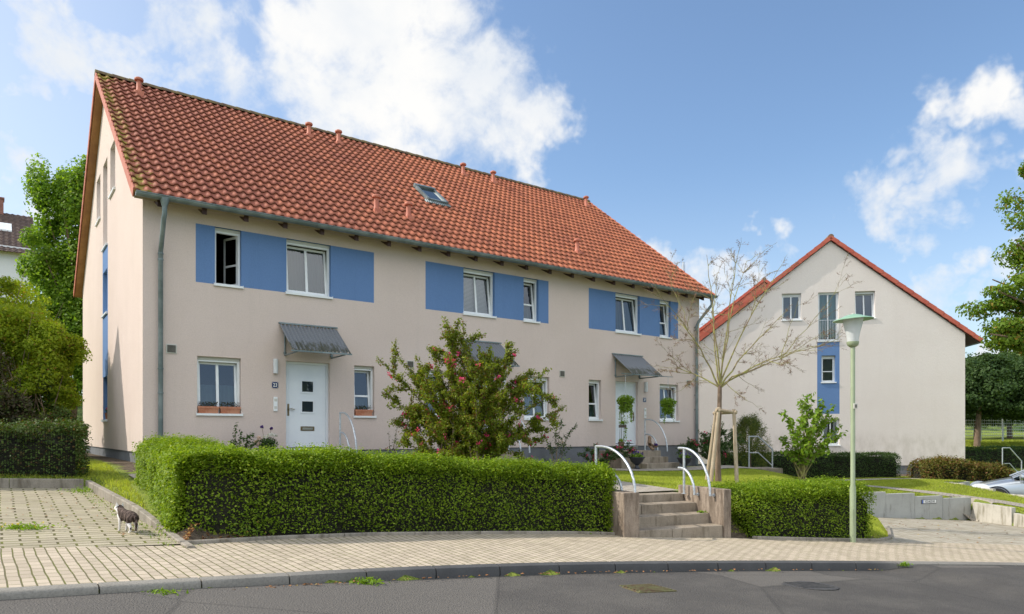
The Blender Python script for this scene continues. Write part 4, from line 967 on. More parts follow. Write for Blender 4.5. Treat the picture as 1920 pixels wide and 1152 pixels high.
mb = MB(lambda u, n, z: (u, n, ze3 - .45 + (n + .5) * (zr3 - ze3 + .45) / (WB / 2 + .5) + z)); mb.box(LB - 2.0, LB - .9, 2.2, 3.2, .03, .12); mb.build('roof_window', M_white, H3)

# ------------------------------------------------------------------ garden steps
P0 = np.array([1.93, 10.73]); Wd = np.array([.9135, .4067]); Md = np.array([-.4067, .9135])
gs = thing('garden_steps', 'four weathered concrete steps between two low cheek walls up to the garden', 'steps', (P0[0], P0[1], 0), math.atan2(Wd[1], Wd[0]))
SL = 1.61
for k, (z, lab) in enumerate(((.12, 0), (.28, 0), (.43, 0), (.56, 0))):
    s = k * .335; mb = MB(); cut = (.62, .55, .50, .49)[k]
    for a, b in ((0.0, cut * 1.0), (cut + .006, SL)): mb.box(a, b, s, s + (.40 if k < 3 else .45), z - .30, z)
    mb.build('step', M_conc, gs, bevel=.012)
mb = MB(); mb.box(-.28, -.004, -.02, 1.32, -.35, .705); mb.build('cheek_wall', M_pier, gs, bevel=.012)
mb = MB(); mb.box(SL + .004, SL + .155, -.02, 1.17, -.35, .695); mb.build('cheek_wall', M_pier, gs, bevel=.012)
def arc(p0, p1, n=12, flat=.15):
    """quarter curve: starts horizontal at p0, ends vertical at p1 (s, z)"""
    out = [(p0[0] + (p1[0] - p0[0]) * -.0, p0[1])]
    for k in range(n + 1):
        a = math.pi / 2 * k / n
        out.append((p0[0] + (p1[0] - p0[0]) * (flat + (1 - flat) * math.sin(a)), p1[1] + (p0[1] - p1[1]) * math.cos(a)))
    return out
def rail_thing(name, label, loc, rz, fn, top, low, post, foot=None, brackets=None, r=.021):
    t = thing(name, label, 'handrail', loc, rz, 'curved steel handrails')
    for nm, pts in (('top_rail', top), ('lower_rail', low)):
        mb = MB(); mb.tube([fn(*p) for p in pts], r, 10); mb.build(nm, M_galv, t, smooth=True)
    mb = MB(); mb.tube([fn(*p) for p in post], r, 10); mb.lathe([(0, .008), (.045, .006), (.045, 0)], fn(*post[0]), 12); mb.build('post', M_galv, t, smooth=True)
    for b in brackets or []:
        mb = MB(); mb.tube([b[0], b[1]], .016, 8); mb.lathe([(0, -.01), (.032, -.008), (.032, .008), (0, .01)], b[1], 10, M=Matrix.Rotation(R(90), 3, 'Y')); mb.build('bracket', M_galv, t)
    return t
rzS = math.atan2(Wd[1], Wd[0])
lz = .705
rail_thing('handrail', 'curved steel handrail on the left cheek wall, at the end of the long hedge', (P0[0], P0[1], 0), rzS, lambda s, z: (-.06, s, z),
           arc((1.17, 1.385), (.02, lz)), [(1.17, 1.04)] + arc((1.17, 1.04), (.39, lz))[1:], [(1.17, lz), (1.17, 1.395)])
rail_thing('handrail', 'curved steel handrail fixed to the inner side of the right cheek wall', (P0[0], P0[1], 0), rzS, lambda s, z: (SL - .075, s, z),
           arc((1.05, 1.345), (.22, .575)), arc((1.05, 1.0), (.62, .56)), [(.90, .56), (.90, 1.33)],
           brackets=[((SL - .075, .22, .585), (SL + .0, .22, .585)), ((SL - .075, .62, .57), (SL + .0, .62, .57))])
# ------------------------------------------------------------------ entrance steps along the house
def entr(t0, zs, label, rail_label, wide=1.2, zb=.45, rail=True, extra=0.0):
    t = thing('entrance_steps', label, 'steps', hpt(t0, 0) + (0,), TH, 'entrance steps of the row house')
    mb = MB(); mb.box(-.12 - extra, wide, -1.1, -.04, zb - .5, zs[0]); mb.build('landing', M_conc, t, bevel=.01)
    for k, z in enumerate(zs[1:]):
        mb = MB(); mb.box(-.05, wide + .0 + .16 * k, -1.1 - .3 * (k + 1), -1.1 - .3 * k + .0, zb - .5, z); mb.build('step', M_conc, t, bevel=.01)
    if rail:
        r_ = rail_thing('handrail', rail_label, hpt(t0 + wide - .05, 0) + (0,), TH, lambda s, z: (0, -s, z), arc((.5, zs[0] + .95), (1.4, zs[0] - .02)), arc((.5, zs[0] + .50), (1.02, zs[0])), [(.5, zs[0]), (.5, zs[0] + .96)])
    return t
entr(2.80, [1.12, .96], 'concrete entrance steps below the door numbered 23, mostly behind the hedge', 'curved handrail beside the white door numbered 23', zb=.9)
entr(7.55, [1.12, .97, .82], 'concrete entrance steps hidden behind the flowering bush', 'curved handrail mostly hidden behind the large flowering bush', zb=.75)
entr(12.78, [1.08, .90, .73], 'concrete entrance steps below the door with hanging baskets', 'curved handrail beside the door with hanging baskets', zb=.5, extra=.35)
# straight galvanised rails
def bent_rail(label, p, rz, h, sh, drop, L, group='straight steel rails'):
    t = thing('stair_rail', label, 'handrail', p, rz, group)
    mb = MB(); mb.tube([(0, 0, h), (sh, 0, h), (L, 0, h - drop)], .022, 8); mb.build('top_rail', M_galv, t, smooth=True)
    mb = MB(); mb.tube([(0, 0, h * .48), (sh, 0, h * .48), (L, 0, h * .48 - drop)], .017, 8); mb.build('lower_rail', M_galv, t, smooth=True)
    mb = MB(); mb.tube([(0, 0, -.05), (0, 0, h)], .022, 8); mb.build('post', M_galv, t, smooth=True)
    mb = MB(); mb.tube([(L, 0, -drop - .3), (L, 0, h - drop)], .022, 8); mb.build('post', M_galv, t, smooth=True)
bent_rail('grey bent steel rail beside the path in front of the middle hedge', (7.62, 22.7, .50), R(2), 1.0, .30, .42, .76)
bent_rail('steel stair rail at right edge, above the parked silver car', (20.35, 29.3, -.25), R(5), 1.25, .32, .55, .85)
mb = MB(); mb.box(-.9, .85, -.6, .35, -.25, .012); o = mb.build('path_block', M_conc, None, bevel=.01); o.location = (7.6, 22.7, .49); o.rotation_euler.z = R(8)
tag(o, 'concrete slab at the path end under the bent grey rail', 'slab')

# ------------------------------------------------------------------ foliage generators
def hedge(name, label, line, wdt, ztop, zbot, n, size, m, seed, round_=.24, side='left', group=None, fuzz=.07, core_in=.13, caps=True, zig=.03, cat='hedge', fw=.8, nf=.35):
    """box hedge along line (front face); depth wdt towards its left side; ztop(k), zbot(k) with k in 0..1"""
    rng = np.random.default_rng(seed)
    q, t = resample(line, 300); L = t[-1]; tn = np.gradient(q, axis=0); tn /= np.linalg.norm(tn, axis=1)[:, None]; nn = np.c_[-tn[:, 1], tn[:, 0]]
    zt = np.interp(t / L, np.linspace(0, 1, len(ztop)), ztop); zb = np.interp(t / L, np.linspace(0, 1, len(zbot)), zbot)
    W_ = np.interp(t / L, np.linspace(0, 1, len(wdt)), wdt) if isinstance(wdt, (list, tuple)) else np.full(300, wdt)
    hmean = (zt - zb).mean()
    A = np.array([L * hmean * fw, L * hmean * .35, L * W_.mean() * 1.5, W_.mean() * hmean * 2]); cnt = (A / A.sum() * n).astype(int)
    Ps, Ns = [], []
    for f in range(4):
        c = cnt[f]; u = rng.uniform(0, 1, c); iu = np.clip((u * 299).astype(int), 0, 299)
        if f == 3: iu = np.where(rng.random(c) < (.5 if caps is True else 1.1), 0, 299)
        a = rng.uniform(0, 1, c); W1 = W_[iu]; H_ = zt[iu] - zb[iu]
        if f == 0: d = np.zeros(c); h = a ** .9; nx_, nz_ = -np.ones(c), np.zeros(c); tx = np.zeros(c)
        if f == 1: d = W1; h = a; nx_, nz_ = np.ones(c), np.zeros(c); tx = np.zeros(c)
        if f == 2: d = a * W1; h = np.ones(c); nx_, nz_ = np.zeros(c), np.ones(c); tx = np.zeros(c)
        if f == 3: d = rng.uniform(0, 1, c) * W1; h = a; nx_, nz_ = np.zeros(c), np.zeros(c); tx = np.where(iu == 0, -1., 1.)
        z = zb[iu] + h * H_
        # rounding of the shoulders
        ex = np.clip(1 - (zt[iu] - z) / round_, 0, 1); ed = np.clip(1 - np.minimum(d, W1 - d) / round_, 0, 1)
        shrink = round_ * .6 * ex ** 2
        d = np.where(f == 2, d, np.where(d < W1 / 2, d + shrink, d - shrink)); z = z - round_ * .6 * ed ** 2 * (h > .95)
        lump = .045 * np.sin(t[iu] * 3.1 + z * 4) * np.sin(t[iu] * 1.3 + 2) + zig * np.sin(t[iu] * 9 + d * 5)
        depth_ = np.abs(rng.normal(0, fuzz, c)) * np.where(rng.random(c) < .14, -.45, 1.0)  # some twigs stick out
        off = lump - depth_
        base = q[iu] + nn[iu] * d[:, None] + nn[iu] * (nx_ * off)[:, None] + tn[iu] * (tx * (off + .02))[:, None]
        z = z + nz_ * off
        Nn = np.c_[nn[iu] * nx_[:, None] + tn[iu] * tx[:, None], nz_ + .35 * ex]
        Ps.append(np.c_[base, z]); Ns.append(Nn)
    P = np.concatenate(Ps); N = np.concatenate(Ns)
    # upright shoots on top
    c = int(L * W_.mean() * 110 * (0.045 / size)); iu = rng.integers(0, 300, c); d = rng.beta(.55, .9, c) * W_[iu]
    sh = []; shn = []
    for i, dd in zip(iu, d):
        hgt = abs(rng.normal(0, .05)) + .02; bx = q[i] + nn[i] * dd; ed_ = max(0, 1 - min(dd, W_[i] - dd) / round_); z0_ = zt[i] - round_ * .6 * ed_ ** 2; ln = -.5 * ed_ * (1 if dd < W_[i] / 2 else -1)
        for k in range(4): o_ = nn[i] * ln * hgt * k / 3; sh.append((bx[0] + o_[0] + rng.normal(0, .012), bx[1] + o_[1] + rng.normal(0, .012), z0_ + hgt * k / 3 - .01)); shn.append(rng.normal(0, 1, 3) * .6 + np.array([-.6, 0, .5]))
    P = np.r_[P, np.array(sh)]; N = np.r_[N, np.array(shn)]
    root = thing(name, label, cat, (float(q[0][0]), float(q[0][1]), float(zb[0])), 0, group)
    P = P - np.array(root.location)
    leaves('foliage', P, N * nf, size, m, rng, root, aspect=.6, jit=.5, up=.75)
    # near-black solid core: the hedge's inner shade put into its colour
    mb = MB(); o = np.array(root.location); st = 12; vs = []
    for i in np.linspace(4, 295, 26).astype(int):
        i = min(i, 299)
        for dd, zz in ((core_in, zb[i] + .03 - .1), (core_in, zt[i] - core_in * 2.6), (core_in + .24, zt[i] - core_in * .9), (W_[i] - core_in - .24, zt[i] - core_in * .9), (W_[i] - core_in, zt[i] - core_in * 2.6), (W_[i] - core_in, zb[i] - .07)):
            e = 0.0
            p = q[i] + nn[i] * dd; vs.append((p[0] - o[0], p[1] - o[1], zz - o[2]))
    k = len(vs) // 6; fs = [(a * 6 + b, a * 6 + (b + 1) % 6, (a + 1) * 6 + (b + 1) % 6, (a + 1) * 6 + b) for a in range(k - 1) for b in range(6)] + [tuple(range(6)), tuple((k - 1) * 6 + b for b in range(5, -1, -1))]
    mb.add(vs, fs); mb.build('shade_core', M_core, root)
    return root
def z_at(p, dz=0.0): return H1(p[0], p[1]) + dz
FL = [(-3.72, 7.78), (-3.3, 8.03), (-2.75, 8.38), (-1.75, 9.25), (-.3, 10.18), (.8, 10.74), (1.58, 10.86)]
# the long hedge: one plant row with an arm running back beside the parking bay
arm = [(-6.05, 11.35), (-5.2, 10.15), (-4.35, 8.75), (-3.72, 7.78)]
hg = hedge('privet_hedge', 'long bright clipped hedge in front of the row house, turning back beside the parking bay', FL, .95, [1.37, 1.36, 1.33, 1.27, 1.20, 1.10, 1.04], [.42, .40, .34, .24, .12, .04, 0.0], 108000, .036, L_hedge, 1, fw=.44)
h2_ = hedge('privet_hedge_arm', None, arm, .95, [1.50, 1.46, 1.42, 1.375], [.70, .62, .52, .44], 75000, .036, L_hedge, 2, fw=1.5, nf=1.3, caps='start')
for ch in list(sc.objects):
    if ch.parent == h2_:
        ch.parent = hg; ch.location = h2_.location - hg.location
bpy.data.objects.remove(h2_)
hedge('clipped_hedge', 'small bright clipped hedge behind the green lamp post', [(3.98, 11.56), (5.2, 11.94), (6.33, 12.32)], 1.35, [.68, .72, .70], [-.12, -.2, -.30], 46000, .037, L_hedge, 3, round_=.26, fw=.45)
hedge('clipped_hedge', 'dark shaded hedge behind the parking bay at left edge', [(-15.5, 5.75), (-7.18, 11.9)], 1.2, [1.72, 1.76], [.9, .85], 70000, .046, L_hedge_d, 4, zig=.05, fw=.55)
hedge('box_hedge', 'long dark hedge in front of the pale gabled house', [(8.6, 29.2), (15.9, 28.9)], 1.0, [.78, .76], [-.25, -.3], 26000, .055, L_box, 5, fuzz=.05)
hedge('box_hedge', 'dark hedge at right edge below the grassy bank', [(23.4, 37.0), (31, 37.6)], 1.0, [.85, .90], [-.4, -.4], 16000, .07, L_box, 6, fuzz=.06)
hedge('low_shrub', 'loose bronze-green shrub row beside the corner of the pale house', [(16.05, 26.9), (17.5, 27.1), (19.2, 26.9)], 1.4, [.48, .60, .42, .25], [-.3, -.3, -.35, -.4], 17000, .075, L_bronze, 7, round_=.4, fuzz=.11, zig=.10, cat='shrub')

def blob_pts(rng, c, r, n, shell=.5):
    v = unit(rng.normal(0, 1, (n, 3))); rad = (shell + (1 - shell) * rng.random(n)) ** .7
    return np.array(c) + v * rad[:, None] * np.array(r), v
def grow(mb, rng, p, d, L, r, lev, tips, bend=.25, up=.1, split=(2, 3), seg=5, shrink=.72, tipr=.004, mi=0):
    """recursive limb; tips collects (point, direction, level)"""
    pts = [Vector(p)]; d = Vector(d).normalized(); rr = [r]; n = 4
    for k in range(n):
        d = (d + Vector(rng.normal(0, bend / 2, 3)) + Vector((0, 0, up / n))).normalized(); pts.append(pts[-1] + d * L / n); rr.append(r * (1 - .38 * (k + 1) / n))
        if lev <= 1: tips.append((pts[-1].copy(), d.copy(), lev))
    mb.tube(pts, rr, max(3, seg), mi, cap=False)
    if lev > 0:
        for k in range(rng.integers(split[0], split[1] + 1)):
            i = n if k == 0 else rng.integers(1, n + 1)
            nd = (d + Vector(rng.normal(0, .55, 3)) * (0.55 if k == 0 else 1.0)).normalized()
            grow(mb, rng, pts[i], nd, L * shrink * rng.uniform(.8, 1.1), max(rr[i] * .7, tipr), lev - 1, tips, bend, up, split, max(3, seg - 1), shrink, tipr, mi)
def tree(name, label, base, crown, nleaf, size, m, seed, trunk=(2.0, .12), clumps=None, cat='tree', group=None, bark=None, stems=1, squash=1.0, jit=.9, sub=.42):
    """crown: list of (centre offset, radii); each is filled with many small clumps of leaves"""
    rng = np.random.default_rng(seed); root = thing(name, label, cat, base, rng.uniform(0, .1), group)
    mb = MB(); th, tr = trunk
    for sidx in range(stems):
        lean = Vector((rng.normal(0, .05), rng.normal(0, .05), 0)) if stems == 1 else Vector((.16 * math.cos(sidx * 2.4), .16 * math.sin(sidx * 2.4), 0))
        top = Vector((0, 0, 0)) + lean * th + Vector((0, 0, th)); mb.tube([(lean.x * .3, lean.y * .3, -.2), tuple(lean * .5 * th + Vector((0, 0, th * .5))), tuple(top)], [tr * 1.25, tr, tr * .8], 8, cap=False)
        for (cx, cy, cz), (rx, ry, rz_) in crown:
            for k in range(4):
                e = Vector((cx + rng.normal(0, .45) * rx, cy + rng.normal(0, .45) * ry, cz + rng.normal(0, .4) * rz_)); mid = (top + e) / 2 + Vector(rng.normal(0, .12, 3)) * rx
                mb.tube([tuple(top), tuple(mid), tuple(e)], [tr * .55, tr * .3, tr * .1], 5, cap=False)
    mb.build('trunk', bark or M_bark, root, smooth=True)
    vol = np.array([a[1][0] * a[1][1] * a[1][2] for a in crown]) ** .75; P, N = [], []
    for (c, r), v in zip(crown, vol / vol.sum()):
        nc_ = max(6, int((clumps or 60) * v)); per = int(nleaf * v / nc_)
        for k in range(nc_):
            d = unit(rng.normal(0, 1, (1, 3)))[0]; cc = np.array(c) + d * np.array(r) * rng.uniform(.35, 1.0) ** .6 * .82
            rr = np.array(r) * sub * rng.uniform(.55, 1.15); nn_ = int(per * rng.uniform(.6, 1.4)); p, v_ = blob_pts(rng, cc, rr * np.array([1, 1, .75]), nn_, .25); P.append(p); N.append(v_ + .5 * d)
    leaves('crown', np.concatenate(P), np.concatenate(N), size, m, rng, root, aspect=.62, jit=jit, up=.35)
    return root

# ---- left: trees and bushes beyond the parking bay
tree('tall_tree', 'tall bright green tree behind the row house gable, in front of the far house', (-16.6, 26.5, 1.0), [((-.55, 0, 9.2), (.85, 1.0, 2.0)), ((.55, 0, 9.2), (.85, 1.0, 2.0)), ((-.7, 0, 6.9), (1.2, 1.2, 1.8)), ((.8, .3, 6.6), (1.3, 1.3, 2.5)), ((-.4, 0, 4.6), (1.5, 1.3, 1.8)), ((1.3, 0, 4.0), (1.5, 1.3, 2.2)), ((-.2, 0, 2.8), (1.6, 1.3, 1.5))], 90000, .125, L_birch, 11, (4.0, .10), 230, sub=.5)
tree('small_tree', 'grey-green leafy tree in front of the far house at left edge', (-19.0, 24.5, 1.0), [((0, 0, 5.2), (1.2, 1.2, 1.3)), ((-1.2, 0, 4.2), (1.5, 1.4, 1.5)), ((.5, 0, 3.6), (1.3, 1.3, 1.5)), ((-.6, 0, 2.4), (1.9, 1.4, 1.5))], 26000, .11, L_blueg, 12, (2.4, .10), 90)
tree('garden_bush', 'yellow-green bush leaning towards the row house gable', (-11.6, 16.9, .9), [((-.7, 0, 3.2), (1.1, 1.0, .9)), ((.35, .2, 2.6), (.85, .9, 1.1)), ((-1.5, 0, 2.6), (1.2, 1.1, 1.2)), ((.35, 0, 1.5), (.8, .8, .9)), ((-1.3, 0, 1.2), (1.4, 1.0, .9))], 80000, .075, L_yel, 13, (.6, .03), 300, cat='bush', stems=3, sub=.36, jit=1.1)
tree('garden_bush', 'tall yellow-green bush at left edge above the dark red-leaved one', (-13.3, 18.0, 1.0), [((.2, 0, 3.9), (1.3, 1.1, .95)), ((-1.2, 0, 3.5), (1.3, 1.2, 1.3)), ((.3, 0, 2.9), (1.5, 1.2, 1.3)), ((-1, 0, 2.0), (1.7, 1.2, 1.2))], 70000, .08, L_yel, 14, (1.0, .04), 240, cat='bush', stems=3, sub=.36, jit=1.1)
tree('dark_bush', 'dark red-leaved bush behind the shaded hedge at left', (-10.9, 14.3, .95), [((.1, 0, 1.5), (1.05, .9, 1.3)), ((-1.3, -.2, 1.9), (1.3, 1.0, 1.4)), ((-2.8, -1, 1.6), (1.4, 1.0, 1.4)), ((.6, .4, .8), (.7, .7, .8))], 44000, .07, L_purp, 15, (.8, .05), 120, cat='bush', stems=4)
tree('dark_bush', 'dark evergreen bush at the left corner of the gable', (-10.75, 16.7, .9), [((0, 0, .8), (.55, .5, .9)), ((-.5, 0, 1.3), (.6, .5, 1.0))], 12000, .06, L_hedge_d, 16, (.5, .04), 50, cat='bush', stems=3)
# ---- right: the maple whose branches reach in from the right, the dark trees beyond the bank
tree('maple_tree', 'maple branches reaching in at right edge, above the parked car', (15.6, 18.2, -.6), [((-1.7, 0, 6.3), (1.2, 1.3, 1.1)), ((-1.2, 0, 7.7), (1.0, 1.3, 1.7)), ((-2.6, .1, 5.25), (1.15, 1.0, .65)), ((-1.9, 0, 4.5), (1.2, 1.0, .6)), ((.6, .4, 6.5), (2.0, 2, 2.4)), ((-1.2, 0, 3.5), (.8, .8, .5)), ((-3.1, .1, 4.8), (.8, .6, .45)), ((-2.0, 0, 8.5), (.85, 1, 1.1)), ((-2.0, 0, 7.2), (1.0, 1, .9)), ((-2.7, 0, 5.9), (.9, .9, .5))], 76000, .10, L_tree, 21, (4.2, .16), 150, sub=.52)
for i, (x, y, h_, rr_, lo, lab) in enumerate(((29.6, 45, 6.4, 2.3, .38, 'dark round tree beside the corner of the pale house, its trunk showing'), (33.2, 44.5, 6.6, 2.7, .34, 'large dark tree at right edge above the hedge'), (35.5, 54, 7.4, 3.0, .22, 'dark tree behind and between the two front trees at right'), (39.5, 56, 7.6, 3.2, .2, 'dark tree at far right behind the maple branches'), (43.5, 58, 7.0, 3.0, .2, 'dark tree at the right edge, farthest along the bank'))):
    z = H1(x, y); tree('broad_tree', lab, (x, y, z), [((0, 0, h_ * .58), (rr_, rr_, h_ * .28)), ((.4, 0, h_ * .76), (rr_ * .7, rr_ * .7, h_ * .2)), ((-.9, 0, h_ * (lo + .08)), (rr_ * .9, rr_ * .9, h_ * .16)), ((1.0, 0, h_ * (lo + .06)), (rr_ * .9, rr_ * .9, h_ * .16))], 24000, .19, L_dark, 30 + i, (h_ * .4, .17), 90, group='dark trees beyond the bank', sub=.5)
# unseen conifer added beyond the left edge to cast a roof's pointed shadow on the gable
rngc = np.random.default_rng(44); con = thing('conifer', 'unseen conifer added left of the parking bay to shade the gable', 'tree', (-15.3, 17.0, 1.0), 0)
mb = MB(); mb.tube([(0, 0, -.2), (0, 0, 8.2)], [.12, .02], 8); mb.build('trunk', M_bark, con)
hh = rngc.random(46000) ** .8; a_ = rngc.uniform(0, 6.283, 46000); rr_ = (1 - hh) * 5.8 * .52 * rngc.random(46000) ** .45
leaves('crown', np.c_[rr_ * np.cos(a_), rr_ * np.sin(a_), .0 + 2.4 + hh * 5.85], np.c_[np.cos(a_), np.sin(a_), a_ * 0 + .3], .14, L_dark, rngc, con)

# ---- small lilac-like tree on the lawn
def shrub_tree(name, label, base, tips, leaf, size, m, seed, r0=.035, cat='tree', flower=None, nfl=0, per=26, spread=.12, bark=None, sides=3, base_r=.08, arch=.35, leafstart=.4, extra=None, fsize=.05):
    """stems run from the foot to given tip offsets; side shoots and leaves sit along them"""
    rng = np.random.default_rng(seed); root = thing(name, label, cat, base, 0); mb = MB(); P, N = [], []; TP = []
    def shoot(a, b, r, lev, arch_):
        a = Vector(a); b = Vector(b); L = (b - a).length; mid = (a + b) / 2; out = Vector((b.x - a.x, b.y - a.y, 0)) * -.15 + Vector((0, 0, L * arch_ * .5)) + Vector(rng.normal(0, .05 * L, 3))
        pts = []
        for k in range(7):
            t = k / 6; pts.append(a * (1 - t) ** 2 + (mid + out) * 2 * t * (1 - t) + b * t * t)
        mb.tube(pts, [r * (1 - .75 * k / 6) for k in range(7)], 5 if lev > 1 else 4, cap=False)
        n = int(per * L * (1.0 if lev > 0 else 1.4))
        for k in range(n):
            t = rng.uniform(leafstart if lev > 1 else .1, 1.02) if lev > 0 else rng.uniform(0, 1.02)
            p = pts[min(int(t * 6), 5)].lerp(pts[min(int(t * 6) + 1, 6)], (t * 6) % 1); o = rng.normal(0, 1, 3); o /= np.linalg.norm(o)
            P.append(np.array(p) + o * spread * rng.uniform(.2, 1)); N.append(o + np.array([0, 0, .4]))
        TP.append(pts[-1])
        if lev > 0:
            for k in range(sides):
                t = rng.uniform(.3, .95); p = pts[int(t * 6)]; dr = (pts[-1] - pts[max(int(t * 6) - 1, 0)]).normalized()
                e = p + (dr + Vector(rng.normal(0, .75, 3))).normalized() * L * rng.uniform(.14, .30); shoot(p, e, r * .45, lev - 1, .15)
    for tip in tips:
        b0 = (rng.normal(0, base_r), rng.normal(0, base_r), -.05); shoot(b0, tip, r0 * rng.uniform(.7, 1.2), 2, arch)
    mb.build('stems', bark or M_twig, root, smooth=True)
    if extra is not None: P += list(extra[0]); N += list(extra[1])
    leaves('foliage', np.array(P), np.array(N), size, m, rng, root, aspect=.5, jit=.7, up=.3)
    if flower is not None:
        F_, FN = [], []
        allp = np.array(P)
        for k in range(nfl):
            tpt = np.array(TP[rng.integers(0, len(TP))]) if rng.random() < .5 else allp[rng.integers(0, len(allp))]
            if tpt[2] < .25: continue
            for j in range(rng.integers(5, 12)): F_.append(tpt + rng.normal(0, fsize * .55, 3) + np.array([0, -.04, .02])); FN.append(rng.normal(0, 1, 3))
        leaves('flowers', np.array(F_), np.array(FN), fsize, flower, rng, root, aspect=.85, jit=.5)
    return root
def tipsfrom(base, lst, rng, n_extra=0):
    out = []
    for px, py, dy in lst:
        Y = base[1] + dy; out.append(((px - 960) / F * Y - base[0], dy, 1.6 + (HY - py) / F * Y - base[2]))
    return out
rg = np.random.default_rng(9)
WB_ = (-.87, 13.7, .82)
wt = tipsfrom(WB_, [(708, 673, 0), (780, 668, .1), (790, 690, -.4), (748, 672, .3), (816, 672, 0), (838, 664, -.3), (842, 618, 0), (855, 640, .2), (868, 604, .1), (880, 640, -.2), (898, 650, .2), (920, 650, 0), (962, 642, 0), (958, 690, -.4), (985, 700, .3), (1028, 692, -.1), (1020, 715, .3), (1062, 762, 0), (1035, 740, -.4), (1000, 760, -.5),
     (728, 760, -.1), (735, 790, .3), (742, 830, -.3), (760, 850, -.5), (800, 845, -.7), (850, 840, -.8), (900, 835, -.8), (950, 825, -.8), (985, 810, -.5), (770, 730, -.6), (810, 720, -.7), (860, 710, -.8), (910, 720, -.8), (950, 730, -.7), (790, 790, -.8), (880, 780, -.9), (940, 780, -.9), (830, 750, .6), (900, 700, .7), (960, 740, .7), (780, 770, .6), (1010, 800, .3), (840, 690, -.4), (890, 690, -.5), (925, 700, -.3),(760, 810, -.6), (720, 740, .2)], rg)
shrub_tree('flowering_bush', 'large spreading bush with small pink flowers in front of the middle unit', WB_, wt, None, .056, L_weig, 50, r0=.02, cat='bush', flower=L_pink, nfl=110, per=190, spread=.078, sides=6, base_r=.22, arch=.25, leafstart=.22, fsize=.05)
LB_ = (8.62, 21.0, .24)
lt = tipsfrom(LB_, [(1500, 752, 0), (1522, 756, .2), (1545, 758, -.2), (1565, 762, 0), (1578, 800, 0), (1582, 812, -.2), (1470, 775, 0), (1480, 790, .3), (1465, 820, 0), (1475, 850, -.2), (1500, 790, -.5), (1530, 800, -.6), (1550, 790, .4), (1520, 830, -.6), (1545, 840, 0), (1490, 825, -.4), (1560, 815, -.4), (1510, 775, .4), (1495, 845, .2), (1535, 780, -.2)], rg)
shrub_tree('leafy_small_tree', 'small multi-stemmed tree with large bright leaves on the lawn before the pale gable', LB_, lt, None, .145, L_lilac, 51, r0=.028, per=24, spread=.12, sides=4, base_r=.05, arch=.3, leafstart=.58, bark=M_barkg)
# roses and border plants
def rose(label, t, s, tips, leaf=L_rose, seed=1, size=.055, flower=L_pink, nfl=10, per=45, sides=4, cat='shrub', name='rose_bush', r0=.01, fs=.05, sp=.06, zz=None):
    p = hpt(t, s); z = zz if zz is not None else z_at(p)
    return shrub_tree(name, label, (p[0], p[1], z), tips, None, size, leaf, seed, r0=r0, cat=cat, flower=flower, nfl=nfl, per=per, spread=sp, sides=sides, base_r=.05, arch=.2, leafstart=.3, fsize=fs)
rose('thin rose with dark leaves against the wall left of the flower pot', 1.75, -.42, [(-.06, 0, .85), (.05, 0, .7), (.3, 0, .58), (.42, -.05, .5), (.2, 0, .6)], seed=60, nfl=0, flower=None, per=60, sides=3, size=.065, r0=.007)
rose('thin rose with seed heads between the small window and the flowering bush', 5.3, -.5, [(-.12, 0, .72), (.1, 0, .86), (.28, 0, .62), (.05, .1, .5)], seed=61, nfl=3, flower=L_dry, per=22, sides=2)
rose('tall dark rose against the wall right of the flowering bush', 10.35, -.5, [(-.35, 0, .9), (0, 0, 1.15), (.35, 0, .95), (.5, -.1, 1.1), (.15, 0, 1.35), (-.2, 0, .6)], seed=62, nfl=3, flower=L_pale, per=48, sides=4)
rose('low pink rose bush in the bed beside the last entrance steps', 11.35, -1.1, [(-.6, 0, .45), (-.3, -.2, .6), (0, 0, .7), (.3, -.1, .55), (.6, 0, .6), (.9, -.1, .65), (1.1, 0, .5), (-.1, .2, .5), (.5, .1, .4)], seed=63, nfl=26, per=110, sides=6)
rose('big dark rose bush with pink flowers under the last window', 16.35, -1.35, [(-1.3, 0, .65), (-1.0, -.2, .9), (-.6, 0, 1.15), (-.2, -.2, 1.3), (.2, 0, 1.4), (.5, -.2, 1.25), (.75, 0, 1.0), (0, -.4, .8), (-.5, -.4, .6), (.4, -.4, .7), (-.8, .2, .8), (-.1, .2, 1.0)], seed=64, nfl=26, per=95, sides=6, size=.07, sp=.09, r0=.016)
# conifer bush at the house end
tc = hpt(18.1, -1.35); rngt = np.random.default_rng(70); th_ = thing('conifer_bush', 'yellow-green conifer at the end of the row house behind the staked tree', 'bush', (tc[0], tc[1], z_at(tc)), 0)
mb = MB(); mb.tube([(0, 0, -.1), (0, 0, 1.7)], [.05, .01], 6); mb.build('trunk', M_bark, th_)
P, N = [], []
for k in range(150):
    h = rngt.random() ** .8; a = rngt.uniform(0, 6.283); rr_ = .68 * (1 - h ** 2.2) * rngt.uniform(.5, 1.08) + .05; c = np.array([rr_ * math.cos(a), rr_ * math.sin(a), .12 + h * 1.62])
    for j in range(150): q = rngt.normal(0, 1, 3); P.append(c + q * np.array([.06, .06, .10]) * .9 + np.array([math.cos(a), math.sin(a), .9]) * rngt.uniform(0, .14)); N.append(np.array([math.cos(a), math.sin(a), .2]) + q * .3)
leaves('foliage', np.array(P), np.array(N), .045, L_thuja, rngt, th_, aspect=.4)

